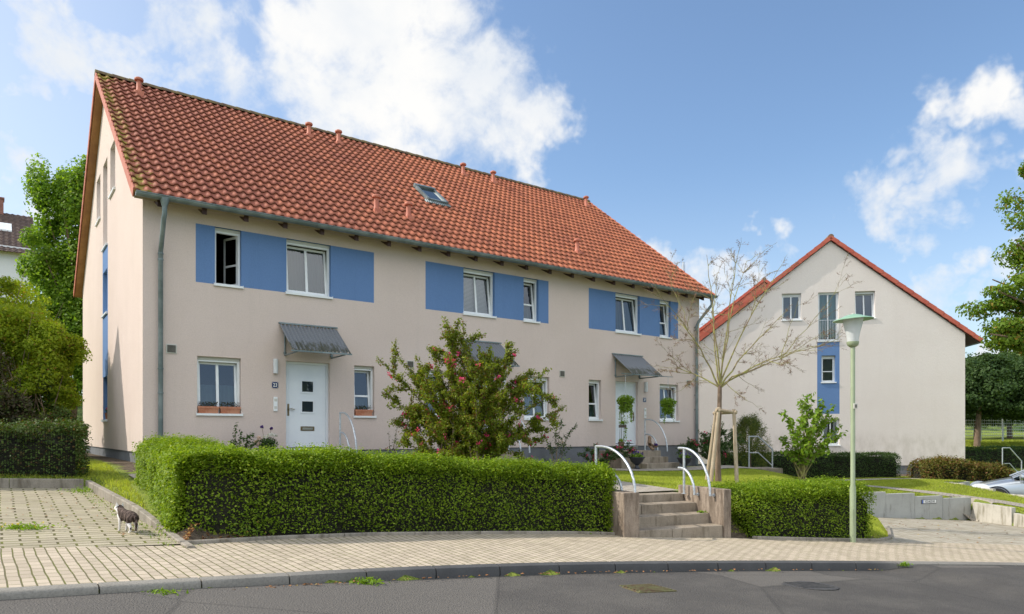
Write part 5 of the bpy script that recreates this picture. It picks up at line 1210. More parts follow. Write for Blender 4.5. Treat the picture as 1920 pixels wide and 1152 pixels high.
# ------------------------------------------------------------------ bare tree and its stakes
def bare_tree():
    rng = np.random.default_rng(80); base = Vector((4.62, 15.8, .48)); root = thing('bare_tree', 'nearly leafless young tree held by wooden stakes on the lawn', 'tree', base, 0)
    mb = MB(); BT = []
    fork = Vector((.03, 0, 2.20)); mb.tube([(0, 0, -.1), (-.02, 0, .8), (.02, 0, 1.6), tuple(fork)], [.075, .055, .05, .045], 10)
    mt = MB()
    def limb(a, b, r, lev, sag=.12):
        nonlocal mb
        L = (b - a).length; up = Vector((0, 0, 1)); mid = (a + b) / 2 + Vector(rng.normal(0, .06 * L, 3)) - up * sag * L * .5
        n = 8; pts = []
        for k in range(n + 1):
            t = k / n; p = a * (1 - t) ** 2 + mid * 2 * t * (1 - t) + b * t * t; pts.append(p + Vector(rng.normal(0, .012 * L * (0 < k < n), 3)))
        (mb if lev > 1 else mt).tube(pts, [max(r * (1 - .8 * k / n), .0024) for k in range(n + 1)], 6 if lev > 1 else 4, cap=False)
        if lev > 0:
            m = {3: 6, 2: 4, 1: 3}[lev]
            for k in range(m):
                t = rng.uniform(.25, .98); i = int(t * n); p = pts[i]; d = (pts[min(i + 1, n)] - pts[max(i - 1, 0)]).normalized()
                e = p + (d + Vector((rng.normal(0, .7), rng.normal(0, .7), rng.normal(.05, .45)))).normalized() * L * rng.uniform(.18, .42); limb(p, e, r * .42 * (1 - .5 * t), lev - 1, .05)
        if lev <= 1:
            for k in range(2 + lev):
                p = pts[rng.integers(2, n + 1)]; BT.append(np.array(p) + rng.normal(0, .018, 3))
    def tip(px, py, dy): Y = base.y + dy; return Vector(((px - 960) / F * Y, Y, 1.6 + (HY - py) / F * Y)) - base
    mb.build('trunk', M_bark, root, smooth=True); mb = MB()
    SC = []
    def curve(a, b, bulge):
        mid = (a + b) / 2 + bulge + Vector(rng.normal(0, .07, 3)); return [a * (1 - t) ** 2 + mid * 2 * t * (1 - t) + b * t * t + Vector(rng.normal(0, .014, 3)) * (0 < t < 1) for t in [k / 10 for k in range(11)]]
    for px, py, dy in [(1325, 478, .1), (1400, 490, .4), (1458, 508, .2), (1520, 650, -.5), (1562, 640, -.2), (1242, 560, -.4), (1262, 690, .4), (1345, 520, .7), (1385, 472, -.4), (1470, 590, .6)]:
        e = tip(px, py, dy); st = fork + Vector((rng.normal(0, .015), rng.normal(0, .015), -rng.uniform(0, .15)))
        pts = curve(st, e, Vector((0, 0, .12)) - Vector((e.x, e.y, 0)) * .12); mb.tube(pts, [.019 * (1 - .085 * k) + .0015 for k in range(11)], 7, cap=False); SC.append(pts)
        for k in range(10):
            i_ = rng.integers(2, 11); d = (pts[min(i_ + 1, 10)] - pts[i_ - 1]).normalized(); q = pts[i_] + (d + Vector((rng.normal(0, .8), rng.normal(0, .7), rng.normal(.1, .5)))).normalized() * rng.uniform(.3, .8); limb(pts[i_], q, .006, 2, .1)
    for px, py, dy in [(1378, 472, -.2), (1425, 488, -.3), (1500, 555, 0), (1570, 608, .3), (1428, 762, -.4), (1242, 500, .1), (1262, 590, .5), (1240, 650, -.2), (1236, 690, .5), (1262, 738, .1), (1300, 560, -.7), (1400, 570, -.8), (1588, 512, -.1), (1440, 545, 0), (1290, 530, .3), (1270, 640, -1.0), (1480, 680, -.9)]:
        e = tip(px, py, dy); best = min((p for pts in SC for p in pts[1:7]), key=lambda p: (p - e).length + .5 * abs(p.z - 2.2)); limb(best, e, .009, 3, .08)
    mb.build('branches', M_barkg, root, smooth=True); mt.build('twigs', M_twig, root)
    P = np.array(BT); leaves('buds', P, rng.normal(0, 1, P.shape), .017, L_bud, rng, root, aspect=.9)
bare_tree()
def wp(px, py, Y): return ((px - 960) / F * Y, Y, 1.6 + (HY - py) / F * Y)
ts = thing('tree_stakes', 'three slanting wooden stakes with cross bars holding the young tree', 'tree stakes', (4.62, 15.8, .48), 0)
o = Vector((4.62, 15.8, .48)); tops = []
for (b, bY), (t_, tY) in (((1322, 899), 16.1), ((1344, 768), 16.15)), (((1331, 912), 15.35), ((1348, 765), 15.5)), (((1382, 908), 15.55), ((1375, 768), 15.75)):
    pb = Vector(wp(b, bY, 1)) if False else None
for (bx, by, bY), (tx, ty, tY) in (((1324, 897, 16.15), (1343, 770, 16.0)), ((1331, 911, 15.45), (1348, 764, 15.6)), ((1382, 908, 15.5), (1376, 768, 15.7))):
    a = Vector(wp(bx, by, bY)) - o; a.z -= .15; b = Vector(wp(tx, ty, tY)) - o; mb = MB(); m_ = (a + b) / 2 + Vector((.006, .01, 0)); mb.tube([a, m_, b], [.046, .043, .039], 10); mb.build('stake', M_stake, ts, smooth=True); tops.append(b)
for i, j in ((1, 2), (0, 2), (0, 1)):
    d = (tops[j] - tops[i]).normalized() * .07; mb = MB(); zo = Vector((0, 0, -.06)); mb.tube([tops[i] - d + zo, tops[j] + d + zo], .037, 10); mb.build('cross_bar', M_stake, ts, smooth=True)
# ------------------------------------------------------------------ street lamp
LX, LY = 5.71, 11.83; LZ = G(LX, LY); lamp = thing('street_lamp', 'green street lamp post with a white opal cone under a wide hat', 'street lamp', (LX, LY, LZ), 0)
def zl(py): return 1.6 + (HY - py) / F * LY - LZ
mb = MB(); mb.lathe([(.049, -.1), (.049, zl(915)), (.037, zl(909)), (.036, zl(651)), (.03, zl(648))], seg=18); mb.build('pole', M_green, lamp, smooth=True)
mb = MB(); mb.lathe([(.0, zl(651)), (.05, zl(651)), (.085, zl(648)), (.096, zl(644)), (.096, zl(641)), (.0, zl(641))], seg=24); mb.build('lamp_base', M_green, lamp, smooth=True)
mb = MB(); mb.lathe([(.088, zl(641.5)), (.10, zl(630)), (.155, zl(604)), (.163, zl(599)), (.163, zl(597)), (0, zl(597))], seg=28); mb.build('lamp_glass', M_lampglass, lamp, smooth=True)
mb = MB(); TL = Matrix.Rotation(R(-3), 3, 'Y')
mb.lathe([(.0, .012), (.07, .006), (.13, -.010), (.18, -.034), (.21, -.044), (.29, -.066), (.316, -.082), (.316, -.088), (.29, -.074), (.18, -.050), (0, -.035)], (0, 0, zl(591)), 32, M=TL); hat = mb.build('lamp_hat', M_green2, lamp, smooth=True)
mb = MB(); mb.lathe([(0, .03), (.022, .026), (.026, 0), (.026, -.01)], (0, 0, zl(591)), 12); mb.build('finial', M_offw, hat, smooth=True)
mb = MB(); mb.box(-.01, .052, -.062, -.036, zl(767), zl(757)); bx = mb.build('maintenance_tag', M_offw, lamp, bevel=.004)
mb = MB(); mb.box(.005, .04, -.0645, -.062, zl(765), zl(759)); mb.build('tag_print', M_grille, bx)
mb = MB(); mb.box(-.02, .02, -.0505, -.046, zl(985), zl(955)); mb.build('cable_door', M_green, lamp)
# ------------------------------------------------------------------ low retaining walls
def panels(name, label, p0, p1, edges, tops, base, m, thick=.12, cat='wall'):
    p0 = np.array(p0); p1 = np.array(p1); d = (p1 - p0) / np.linalg.norm(p1 - p0); t = thing(name, label, cat, (float(p0[0]), float(p0[1]), base), math.atan2(d[1], d[0]))
    for a, b, z in zip(edges[:-1], edges[1:], tops):
        mb = MB(); mb.box(a + .004, b - .004, .0, thick, -.4, z - base); mb.build('panel', m, t, bevel=.01)
    return t
rw = panels('retaining_wall', 'stepped grey concrete retaining wall with a number plate at the driveway end', (10.25, 19.8), (13.55, 20.87), [-.75, .30, 1.35, 2.40, 3.50], [-.045, -.107, -.21, -.29], -.9, M_panel)
panels('retaining_wall', 'sunlit whitish concrete retaining wall running along the right side of the driveway', (13.56, 20.80), (13.62, 19.2), [0, 1.55], [-.42], -1.0, M_panel2)
panels('retaining_wall', 'last low whitish wall panels at right edge of the driveway', (13.62, 19.2), (13.3, 17.2), [0.02, 1.0, 2.0], [-.56, -.62], -1.1, M_panel2)
lw = panels('low_wall', 'pale stepped edging wall between the side path lawn and the parked car', (14.9, 24.8), (16.1, 22.1), [0, .95, 1.95, 2.95], [-.10, -.21, -.34], -.9, M_panel2, .14)
panels('low_wall', 'lowest edging wall pieces beside the wheel of the parked car', (16.1, 22.1), (17.6, 19.2), [0, 1.0, 2.0, 3.26], [-.44, -.54, -.62], -1.0, M_panel2, .14)
panels('low_wall', 'grey low wall behind the parked car under the bronze shrub', (14.95, 24.9), (17.3, 26.7), [0, 1.0, 2.0, 3.0], [-.13, -.17, -.22], -.9, M_panel, .12)
mb = MB(); a, b = 1.58, 2.14; mb.box(a, b, -.014, -.001, .475, .595); pl = mb.build('number_plate_holder', M_black, rw)
mb = MB(); mb.box(a + .015, b - .015, -.018, -.0145, .49, .585); pw = mb.build('number_plate', M_plate, pl)
mb = MB(); mb.box(a + .016, a + .065, -.0195, -.0182, .491, .584); mb.build('blue_strip', M_platebl, pl)
text_mesh('plate_letters', 'KS AG218', .098, M_black, pl, ((a + b) / 2 + .03, -.0205, .535), (R(90), 0, 0), .002, .82)
# ------------------------------------------------------------------ parked car
def car():
    t = thing('parked_car', 'silver parked car, only its front half showing at right edge', 'car', (17.75, 23.55, -.86), math.atan2(.50, -.80))
    ST = [(2.12, .50, .34, .52, .50), (2.06, .70, .24, .62, .56), (1.90, .80, .20, .70, .62), (1.55, .84, .19, .80, .70), (1.15, .86, .19, .90, .76), (.80, .87, .19, .97, .84), (.2, .87, .19, .99, .88), (-.6, .87, .19, 1.0, .90), (-1.4, .87, .19, 1.0, .90), (-1.9, .82, .25, .96, .86), (-2.1, .70, .35, .80, .75)]
    vs = []; 
    for x, w_, zb, zt, zs in ST:
        half = [(w_ * .90, zb), (w_, zb + .12), (w_, (zb + zs) / 2), (w_ * .985, zs), (w_ * .90, zs + (zt - zs) * .65), (w_ * .60, zt), (w_ * .25, zt + .015)]
        ring = [(y, z) for y, z in half] + [(-y, z) for y, z in half[::-1]]; vs += [(x, y, z) for y, z in ring]
    m = 14; n = len(ST); fs = [(i * m + k, i * m + (k + 1) % m, (i + 1) * m + (k + 1) % m, (i + 1) * m + k) for i in range(n - 1) for k in range(m)] + [tuple(range(m)), tuple((n - 1) * m + k for k in range(m - 1, -1, -1))]
    mb = MB(); mb.add(vs, fs); b = mb.build('body', M_carpaint, t, smooth=True); sb = b.modifiers.new('s', 'SUBSURF'); sb.levels = sb.render_levels = 1
    GH = [(.86, .73, .975, .976), (.05, .62, .97, 1.40), (-1.1, .60, .97, 1.43), (-1.95, .62, .95, .96)]
    mb = MB(); vs = [(x, y, z) for x, w_, zb, zt in GH for y, z in ((.80, zb), (w_, zt), (-w_, zt), (-.80, zb))]
    mb.add(vs, [(i * 4 + k, i * 4 + k + 1, i * 4 + 5 + k, i * 4 + 4 + k) for i in range(3) for k in range(3)] + [(0, 1, 2, 3)]); mb.build('window', M_carglass, t)
    mb = MB(); mb.add([(.02, .625, 1.41), (.02, -.625, 1.41), (-1.12, -.605, 1.44), (-1.12, .605, 1.44), (.1, .60, 1.385), (.1, -.60, 1.385)], [(0, 1, 2, 3), (4, 5, 1, 0)]); mb.build('roof', M_carpaint, t)
    for sy in (1, -1):
        mb = MB(); mb.tube([(.90, sy * .745, .98), (.05, sy * .64, 1.41), (-1.1, sy * .62, 1.44), (-1.97, sy * .66, .97)], .028, 6); mb.build('pillar', M_carpaint, t)
        mb = MB(); mb.lathe([(0, 0), (.16, .0), (.13, .05), (.0, .07)], seg=14, M=Matrix.Diagonal((1.9, .75, .95)) @ Matrix.Rotation(R(-75 * sy), 3, 'X')); h = mb.build('headlight', M_lens, t, smooth=True); h.location = (1.80, sy * .80, .62); h.rotation_euler.z = R(-28 * sy)
        mb = MB(); mb.lathe([(0, 0), (.05, 0), (0, .03)], seg=10, M=Matrix.Rotation(R(-80 * sy), 3, 'X')); h2 = mb.build('indicator', M_redl, h); h2.location = (-.2, sy * .05, -.04)
        mb = MB(); mb.lathe([(0, 0), (.1, 0), (.12, .08), (0, .12)], seg=12, M=Matrix.Rotation(R(80), 3, 'Y')); mi_ = mb.build('mirror', M_carpaint, t, smooth=True); mi_.location = (.62, sy * .95, 1.02)
        for x in (1.32, -1.28):
            Mx = Matrix.Rotation(R(90), 3, 'X'); mb = MB(); mb.lathe([(.20, -.1), (.31, -.1), (.32, -.06), (.32, .06), (.31, .1), (.20, .1)], seg=24, M=Mx); wv_ = mb.build('wheel', M_tyre, t, smooth=True); wv_.location = (x, sy * .80, .32)
            mb = MB(); mb.lathe([(0, -.085), (.06, -.085), (.19, -.06), (.205, -.095), (.205, .095), (.19, .06), (.06, .085), (0, .085)], seg=20, M=Mx); mb.build('rim', M_galv, wv_, smooth=True)
            mb = MB(); mb.lathe([(.325, -.0), (.375, 0), (.375, .02), (.325, .02)], seg=28, M=Mx); ar = mb.build('wheel_arch', M_black, t); ar.location = (x, sy * .875, .33)
    mb = MB(); mb.box(2.06, 2.12, -.45, .45, .26, .36); mb.build('grille', M_black, t); mb = MB(); mb.tube([(.88, -.6, .985), (.90, .6, .985)], .018, 6); mb.build('wiper', M_black, t)
car()
# ------------------------------------------------------------------ cat
def skin(name, verts, edges, m, parent, sub=2, root=0):
    me = bpy.data.meshes.new(name); me.from_pydata([v[:3] for v in verts], edges, []); ob = bpy.data.objects.new(name, me); COL.objects.link(ob)
    sk_ = ob.modifiers.new('skin', 'SKIN'); sb = ob.modifiers.new('sub', 'SUBSURF'); sb.levels = sb.render_levels = sub
    for i, v in enumerate(verts):
        r = v[3]; me.skin_vertices[0].data[i].radius = (r, v[4] if len(v) > 4 else r); me.skin_vertices[0].data[i].use_root = (i == root)
    dg = bpy.context.evaluated_depsgraph_get(); m2 = bpy.data.meshes.new_from_object(ob.evaluated_get(dg)); bpy.data.objects.remove(ob)
    m2.materials.clear(); m2.materials.append(m); m2.polygons.foreach_set('use_smooth', [True] * len(m2.polygons))
    o = bpy.data.objects.new(name, m2); COL.objects.link(o); o.parent = parent; return o
def cat():
    t = thing('cat', 'brown tabby and white cat standing on the parking bay beside the hedge', 'cat', (-4.27, 7.84, float(PK(-4.27, 7.84))), math.atan2(.60, -.80))
    V = [(-.125, 0, .195, .052, .060), (-.05, 0, .188, .058, .064), (.03, 0, .186, .057, .062), (.10, 0, .198, .048, .058), (.150, 0, .225, .040, .044), (.192, 0, .260, .050, .048), (.238, 0, .252, .040, .036), (.270, 0, .240, .022, .018), (-.168, 0, .195, .026, .03)]
    Ed = [(0, 1), (1, 2), (2, 3), (3, 4), (4, 5), (5, 6), (6, 7), (0, 8)]
    for sy, fx, hx in ((1, .015, -.01), (-1, -.01, .02)):
        n = len(V); V += [(-.13, sy * .036, .150, .036), (-.105 + hx, sy * .042, .110, .027), (-.158 + hx, sy * .042, .062, .0135), (-.142 + hx, sy * .042, .018, .0125), (-.115 + hx, sy * .042, .012, .0135)]
        Ed += [(0, n), (n, n + 1), (n + 1, n + 2), (n + 2, n + 3), (n + 3, n + 4)]
        n = len(V); V += [(.098, sy * .028, .145, .030), (.088 + fx, sy * .032, .105, .0185), (.098 + fx, sy * .032, .052, .0125), (.102 + fx, sy * .032, .016, .0125), (.122 + fx, sy * .032, .012, .0135)]
        Ed += [(3, n), (n, n + 1), (n + 1, n + 2), (n + 2, n + 3), (n + 3, n + 4)]
    n = len(V); V += [(-.195, 0, .168, .0155), (-.208, .0, .118, .0145), (-.204, .0, .066, .0135), (-.195, .0, .028, .012), (-.185, .0, .012, .0105)]; Ed += [(8, n)] + [(n + k, n + k + 1) for k in range(4)]
    b = skin('body', V, Ed, M_cat, t)
    co = np.empty(len(b.data.vertices) * 3); b.data.vertices.foreach_get('co', co); co = co.reshape(-1, 3); x, y, z = co.T
    w_ = np.zeros(len(x)); tail = x < -.172; leg = (z < .115) & ~tail
    w_[leg] = 1; w_ = np.maximum(w_, ((x > .05) & (z < .125 + (x - .05) * .95)) * 1.0); w_ = np.maximum(w_, (tail & (z < .026)) * 1.0)
    w_ = np.maximum(w_, ((x > .155) & (z < .262)) * 1.0); w_ = np.maximum(w_, (x > .200) * 1.0)
    a = b.data.attributes.new('white', 'FLOAT', 'POINT'); a.data.foreach_set('value', w_.astype(np.float32))
    for sy in (1, -1):
        mb = MB(); mb.add([(.170, sy * .012, .280), (.200, sy * .038, .268), (.176, sy * .042, .266), (.184, sy * .036, .328)], [(0, 1, 3), (1, 2, 3), (2, 0, 3), (0, 2, 1)]); e = mb.build('ear', M_cat, t)
        a = e.data.attributes.new('white', 'FLOAT', 'POINT'); a.data.foreach_set('value', [1, 1, .6, 1])
        mb = MB(); mb.lathe([(0, -.006), (.006, 0), (0, .006)], (.244, sy * .020, .262), 8); mb.build('eye', M_black, t)
    mb = MB(); mb.lathe([(0, -.004), (.005, 0), (0, .004)], (.274, 0, .242), 8); mb.build('nose', M_verge, t)
cat()
# ------------------------------------------------------------------ things by the doors
def urn(label, t_, s_, z, seed):
    p = hpt(t_, s_); t = thing('plant_urn', label, 'planter', (p[0], p[1], z), 0, 'dark urns with pansies'); rng = np.random.default_rng(seed)
    mb = MB(); mb.lathe([(0, 0), (.13, 0), (.13, .03), (.06, .06), (.045, .13), (.09, .17), (.17, .24), (.20, .32), (.235, .345), (.235, .365), (.19, .36), (.17, .33), (0, .33)], seg=22); mb.build('urn', M_black, t, smooth=True)
    P, v = blob_pts(rng, (0, 0, .40), (.19, .19, .09), 520, .1); leaves('foliage', P, v, .05, L_lilac, rng, t)
    P, v = blob_pts(rng, (.02, 0, .46), (.17, .17, .07), 46, .7); leaves('pansies', P, v, .055, L_viol, rng, t, aspect=.9)
urn('dark urn with pansies left of the entrance steps with hanging baskets', 12.05, -1.95, .58, 90)
urn('dark urn with pansies right of the entrance steps with hanging baskets', 13.95, -2.05, .52, 91)
def basket(label, t_, z, seed, trail):
    p = hpt(t_, -.915); t = thing('hanging_basket', label, 'hanging basket', (p[0], p[1], z), 0, 'hanging baskets under the canopy'); rng = np.random.default_rng(seed)
    mb = MB(); mb.lathe([(0, -.17), (.10, -.17), (.155, 0), (.165, .01), (.145, 0), (0, -.02)], seg=18); mb.build('pot', M_iron, t, smooth=True)
    mb = MB(); top = 3.36 - z
    for k in range(3): a = k * 2.094 + .4; mb.tube([(.155 * math.cos(a), .155 * math.sin(a), 0), (0, 0, .34)], .004, 4)
    mb.tube([(0, 0, .34), (0, 0, top)], .006, 5); mb.build('chain', M_galv, t)
    P, v = blob_pts(rng, (0, 0, .07), (.28, .26, .17), 1250, .0); Q, v2 = blob_pts(rng, (-.03, -.1, -.14), (.20, .16, .16), 520, .3)
    P3, N3 = [], []
    for k in range(trail):
        a = rng.uniform(0, 6.28); x, y = .17 * math.cos(a), .17 * math.sin(a); L = rng.uniform(.25, .65)
        for j in range(int(L * 42)): P3.append((x + rng.normal(0, .02), y + rng.normal(0, .02), -j / 42)); N3.append(rng.normal(0, 1, 3))
    leaves('foliage', np.r_[P, Q, np.array(P3)], np.r_[v, v2, np.array(N3)], .062, L_lilac, rng, t)
basket('hanging basket of ivy-like leaves in front of the last white door', 12.66, 2.50, 92, 15)
basket('hanging basket in front of the last ground floor window', 14.52, 2.48, 93, 13)
p = hpt(12.5, -.90); t = thing('hanging_pot', 'small hanging planter with a pot below the first basket', 'hanging pot', (p[0], p[1], 1.15), 0)
mb = MB(); mb.lathe([(0, 0), (.06, 0), (.10, .19), (.11, .20), (.09, .19), (0, .17)], seg=14); mb.build('pot', M_stone, t, smooth=True)
mb = MB(); mb.box(-.07, .14, -.07, .07, .62, .70); mb.build('upper_trough', M_iron, t); mb = MB(); mb.tube([(0, 0, .18), (0, 0, 1.05)], .008, 5); mb.tube([(.06, 0, .18), (.05, 0, .64)], .006, 5); mb.tube([(-.05, 0, .18), (-.04, 0, .64)], .006, 5); mb.build('hanger', M_iron, t)
rngp = np.random.default_rng(94); P, v = blob_pts(rngp, (.04, 0, .76), (.14, .09, .09), 160, .1); Q, v2 = blob_pts(rngp, (.12, 0, .5), (.06, .05, .33), 90, .1); P2, v3 = blob_pts(rngp, (0, 0, .24), (.09, .09, .07), 90, .1); leaves('foliage', np.r_[P, Q, P2], np.r_[v, v2, v3], .05, L_lilac, rngp, t)
# seated animal figure holding a bowl
p = hpt(13.55, -1.02); t = thing('garden_figure', 'brown clay figure of a seated animal with a bowl on the steps', 'figure', (p[0], p[1], 1.08), TH - R(40))
skin('body', [(0, 0, .10, .085), (0, 0, .21, .065), (.01, 0, .30, .045), (.02, 0, .385, .062), (.075, 0, .37, .030), (.08, .05, .06, .045), (.16, .06, .04, .035), (.08, -.05, .06, .045), (.16, -.06, .04, .035), (.06, .06, .20, .028), (.13, .05, .15, .022), (.06, -.06, .20, .028), (.13, -.05, .15, .022), (.0, .045, .45, .016), (.0, -.045, .45, .016)], [(0, 1), (1, 2), (2, 3), (3, 4), (0, 5), (5, 6), (0, 7), (7, 8), (2, 9), (9, 10), (2, 11), (11, 12), (3, 13), (3, 14)], M_stone, t)
mb = MB(); mb.lathe([(0, .09), (.06, .09), (.10, .15), (.085, .15), (0, .12)], (.19, 0, 0), 14); mb.build('bowl', M_stone, t, smooth=True)
P, v = blob_pts(rngp, (.19, 0, .18), (.07, .07, .05), 70, .1); leaves('pansies', P, v, .045, L_viol, rngp, t, aspect=.9)
# pot of pale artificial-looking flowers beside door 23
p = hpt(2.28, -.55); t = thing('flower_pot', 'dark pot of pale pink, white and violet flowers beside the door numbered 23', 'flower pot', (p[0], p[1], 1.08), 0)
rngf = np.random.default_rng(95); mb = MB(); mb.lathe([(0, 0), (.12, 0), (.16, .24), (.17, .25), (.14, .24), (0, .2)], seg=16); mb.build('pot', M_black, t, smooth=True)
P, v = blob_pts(rngf, (.02, 0, .30), (.22, .16, .15), 620, .2); leaves('foliage', P, v, .055, L_rose, rngf, t)
Pp = []
for c in ((-.20, -.06, .34), (-.12, -.1, .42), (-.15, -.12, .30)): Pp.append(blob_pts(rngf, c, (.05, .05, .045), 45, .5)[0])
P = np.concatenate(Pp); leaves('pink_flowers', P, rngf.normal(0, 1, P.shape), .045, L_pale, rngf, t, aspect=.9)
P = np.concatenate([blob_pts(rngf, c, (.07, .05, .03), 30, .4)[0] for c in ((.02, -.1, .45), (.12, -.1, .50), (.20, -.06, .48))]); leaves('white_flowers', P, rngf.normal(0, 1, P.shape), .05, L_whitep, rngf, t, aspect=.5)
P = np.concatenate([blob_pts(rngf, c, (.03, .03, .03), 26, .3)[0] for c in ((-.10, 0, .66), (.10, 0, .62))]); leaves('violet_flowers', P, rngf.normal(0, 1, P.shape), .045, L_viol, rngf, t, aspect=.8)
mb = MB(); mb.tube([(-.03, 0, .3), (-.10, 0, .66)], .005, 4); mb.tube([(.05, 0, .3), (.10, 0, .62)], .005, 4); mb.build('stem', M_twig, t)
def trough(label, t0, t1, z, seed, group='terracotta flower boxes'):
    a = thing('flower_box', label, 'flower box', hpt((t0 + t1) / 2, .035) + (z,), TH, group); w_ = (t1 - t0) / 2; rng = np.random.default_rng(seed)
    mb = MB(); k = .9; zz = .145
    vs = [(-w_ * k, -.05, 0), (w_ * k, -.05, 0), (w_ * k, .05, 0), (-w_ * k, .05, 0), (-w_ * .96, -.068, zz * .7), (w_ * .96, -.068, zz * .7), (w_ * .96, .062, zz * .7), (-w_ * .96, .062, zz * .7)]
    mb.add(vs, [(0, 1, 2, 3), (0, 1, 5, 4), (1, 2, 6, 5), (2, 3, 7, 6), (3, 0, 4, 7)]); mb.box(-w_, w_, -.074, .064, zz * .68, zz); mb.box(-w_ * .98, w_ * .98, -.066, .06, -.002, .015); mb.build('trough', M_terra, a, bevel=.004)
    P = np.c_[rng.uniform(-w_ * .9, w_ * .9, 170), rng.uniform(-.05, .05, 170), zz + rng.uniform(0, .10, 170)]; leaves('plants', P, rng.normal(0, 1, P.shape), .04, L_purp, rng, a, aspect=.4)
trough('left terracotta flower box on the wide ground floor window sill', 1.03, 1.45, 2.025, 96); trough('right terracotta flower box on the wide ground floor window sill', 1.47, 1.89, 2.025, 97); trough('single terracotta flower box on the narrow window sill right of door 23', 4.53, 4.98, 2.025, 98)
p = hpt(.06, 5.7); t = thing('flower_pot', 'small terracotta pot with a red flower on the gable window sill', 'flower pot', (p[0], p[1], 1.965), 0)
mb = MB(); mb.lathe([(0, 0), (.07, 0), (.095, .17), (.10, .18), (.08, .17), (0, .15)], seg=14); mb.build('pot', M_terra, t, smooth=True)
P, v = blob_pts(rngf, (0, 0, .24), (.10, .10, .09), 90, .2); leaves('foliage', P, v, .05, L_rose, rngf, t); P, v = blob_pts(rngf, (0, 0, .30), (.08, .08, .05), 30, .2); leaves('flowers', P, v, .04, L_pink, rngf, t)
# ------------------------------------------------------------------ grass, weeds, fallen leaves
def grass_patch(name, n, bbox, test, hgt, m, seed, wdt=.006, kind='stuff', label=None, cat=None):
    rng = np.random.default_rng(seed); x = rng.uniform(bbox[0], bbox[1], n); y = rng.uniform(bbox[2], bbox[3], n); k = test(x, y); x, y = x[k], y[k]; z = Hfun(x, y); n = len(x)
    h_ = hgt * rng.uniform(.5, 1.3, n); a = rng.uniform(0, 6.283, n); lean = rng.normal(0, .35, (n, 2)) * h_[:, None]; w_ = wdt * rng.uniform(.7, 1.4, n)
    V = np.empty((n, 3, 3)); V[:, 0] = np.c_[x + np.cos(a) * w_, y + np.sin(a) * w_, z - .005]; V[:, 1] = np.c_[x - np.cos(a) * w_, y - np.sin(a) * w_, z - .005]; V[:, 2] = np.c_[x + lean[:, 0], y + lean[:, 1], z + h_]
    o = npmesh(name, V.reshape(-1, 3), np.arange(n * 3).reshape(n, 3), m); return tag(o, label, cat, None, kind)
def near_path(x, y):
    bad = np.zeros(x.shape, bool)
    for poly in ([(1.55, 11.95), (3.0, 12.6), (1.3, 15.0), (-1.6, 15.2), (-4.2, 13.6), (-4.9, 14.1), (-1.9, 16.8), (0.6, 16.0)], [(8.6, 24.0), (9.4, 24.7), (12.2, 22.9), (14.6, 20.9), (16.2, 18.6), (15.0, 17.9), (13.9, 20.2), (11.8, 22.1)], [(9.0, 27.3), (21, 28.3), (21, 27.3), (9.2, 26.2)]): bad |= inside(x, y, poly)
    t_ = (x - C0[0]) * dH[0] + (y - C0[1]) * dH[1]; s_ = (x - C0[0]) * eH[0] + (y - C0[1]) * eH[1]
    bad |= (s_ > -2.8) & (t_ > -.6) & (t_ < 19); bad |= (s_ > -1.2) & (t_ > -.6) & (t_ < 19)
    tS = (x - P0[0]) * Wd[0] + (y - P0[1]) * Wd[1]; sS = (x - P0[0]) * Md[0] + (y - P0[1]) * Md[1]; bad |= (tS > -.35) & (tS < SL + .2) & (sS > -.3) & (sS < 1.45)
    return bad
lawn = lambda x, y: inside(x, y, BACKPOLY) & ~near_path(x, y) & ~inside(x, y, BAY) & (seg_d(x, y, BED) > .35)
grass_patch('lawn_grass', 190000, (1.5, 9.5, 11.5, 23), lawn, .040, L_grass, 100, .0075)
grass_patch('lawn_grass', 130000, (9, 17, 17, 30), lambda x, y: lawn(x, y) & (y < 30), .045, L_grass, 101, .010)
grass_patch('lawn_grass', 60000, (-9, -3, 8, 15), lambda x, y: lawn(x, y) & (seg_d(x, y, LEFT[2:]) > .1) & (seg_d(x, y, [(-6.05, 11.35), (-3.72, 7.78)]) > .1), .05, L_grass, 102, .008)
grass_patch('bank_grass', 60000, (23, 40, 38.5, 50), lambda x, y: x > 0, .10, L_grass, 103, .03)
grass_patch('weeds', 14000, (-6.8, -3.2, 7.2, 12), lambda x, y: (seg_d(x, y, LEFT[2:]) < .22) & ~inside(x, y, BACKPOLY), .05, L_lilac, 104, .012)
def tuft(label, x, y, z, r, n, h_, m, seed, flower=None, group='weeds in the paving'):
    rng = np.random.default_rng(seed); t = thing('weed_tuft', label, 'weed', (x, y, z), 0, group)
    P = np.c_[rng.normal(0, r, n), rng.normal(0, r * .6, n), np.abs(rng.normal(0, h_ * .5, n)) + .004]; leaves('foliage', P, rng.normal(0, 1, P.shape) + [0, 0, .8], .045, m, rng, t, aspect=.35)
    if flower: P = np.c_[rng.normal(0, r, 7), rng.normal(0, r * .6, 7), rng.uniform(h_ * .8, h_ * 1.6, 7)]; Q = np.repeat(P, 5, 0) + rng.normal(0, .006, (35, 3)); leaves('flowers', Q, rng.normal(0, 1, Q.shape), .02, flower, rng, t)
tuft('green weed tuft at the kerb in front of the long hedge', -1.30, 6.28, G(-1.3, 6.28) - .085, .075, 190, .035, L_lilac, 110)
tuft('low weeds in the gutter near the left end of the kerb', -2.62, 5.30, G(-2.6, 5.3) - .06, .07, 80, .02, L_lilac, 111)
tuft('yellow-flowering weed patch in the parking bay', -5.3, 7.65, float(PK(-5.3, 7.65)), .13, 330, .04, L_lilac, 113, L_yflow)
tuft('yellow-flowering weed at the foot of the left cheek wall', 1.78, 10.72, G(1.78, 10.72), .05, 60, .10, L_lilac, 114, L_yflow)
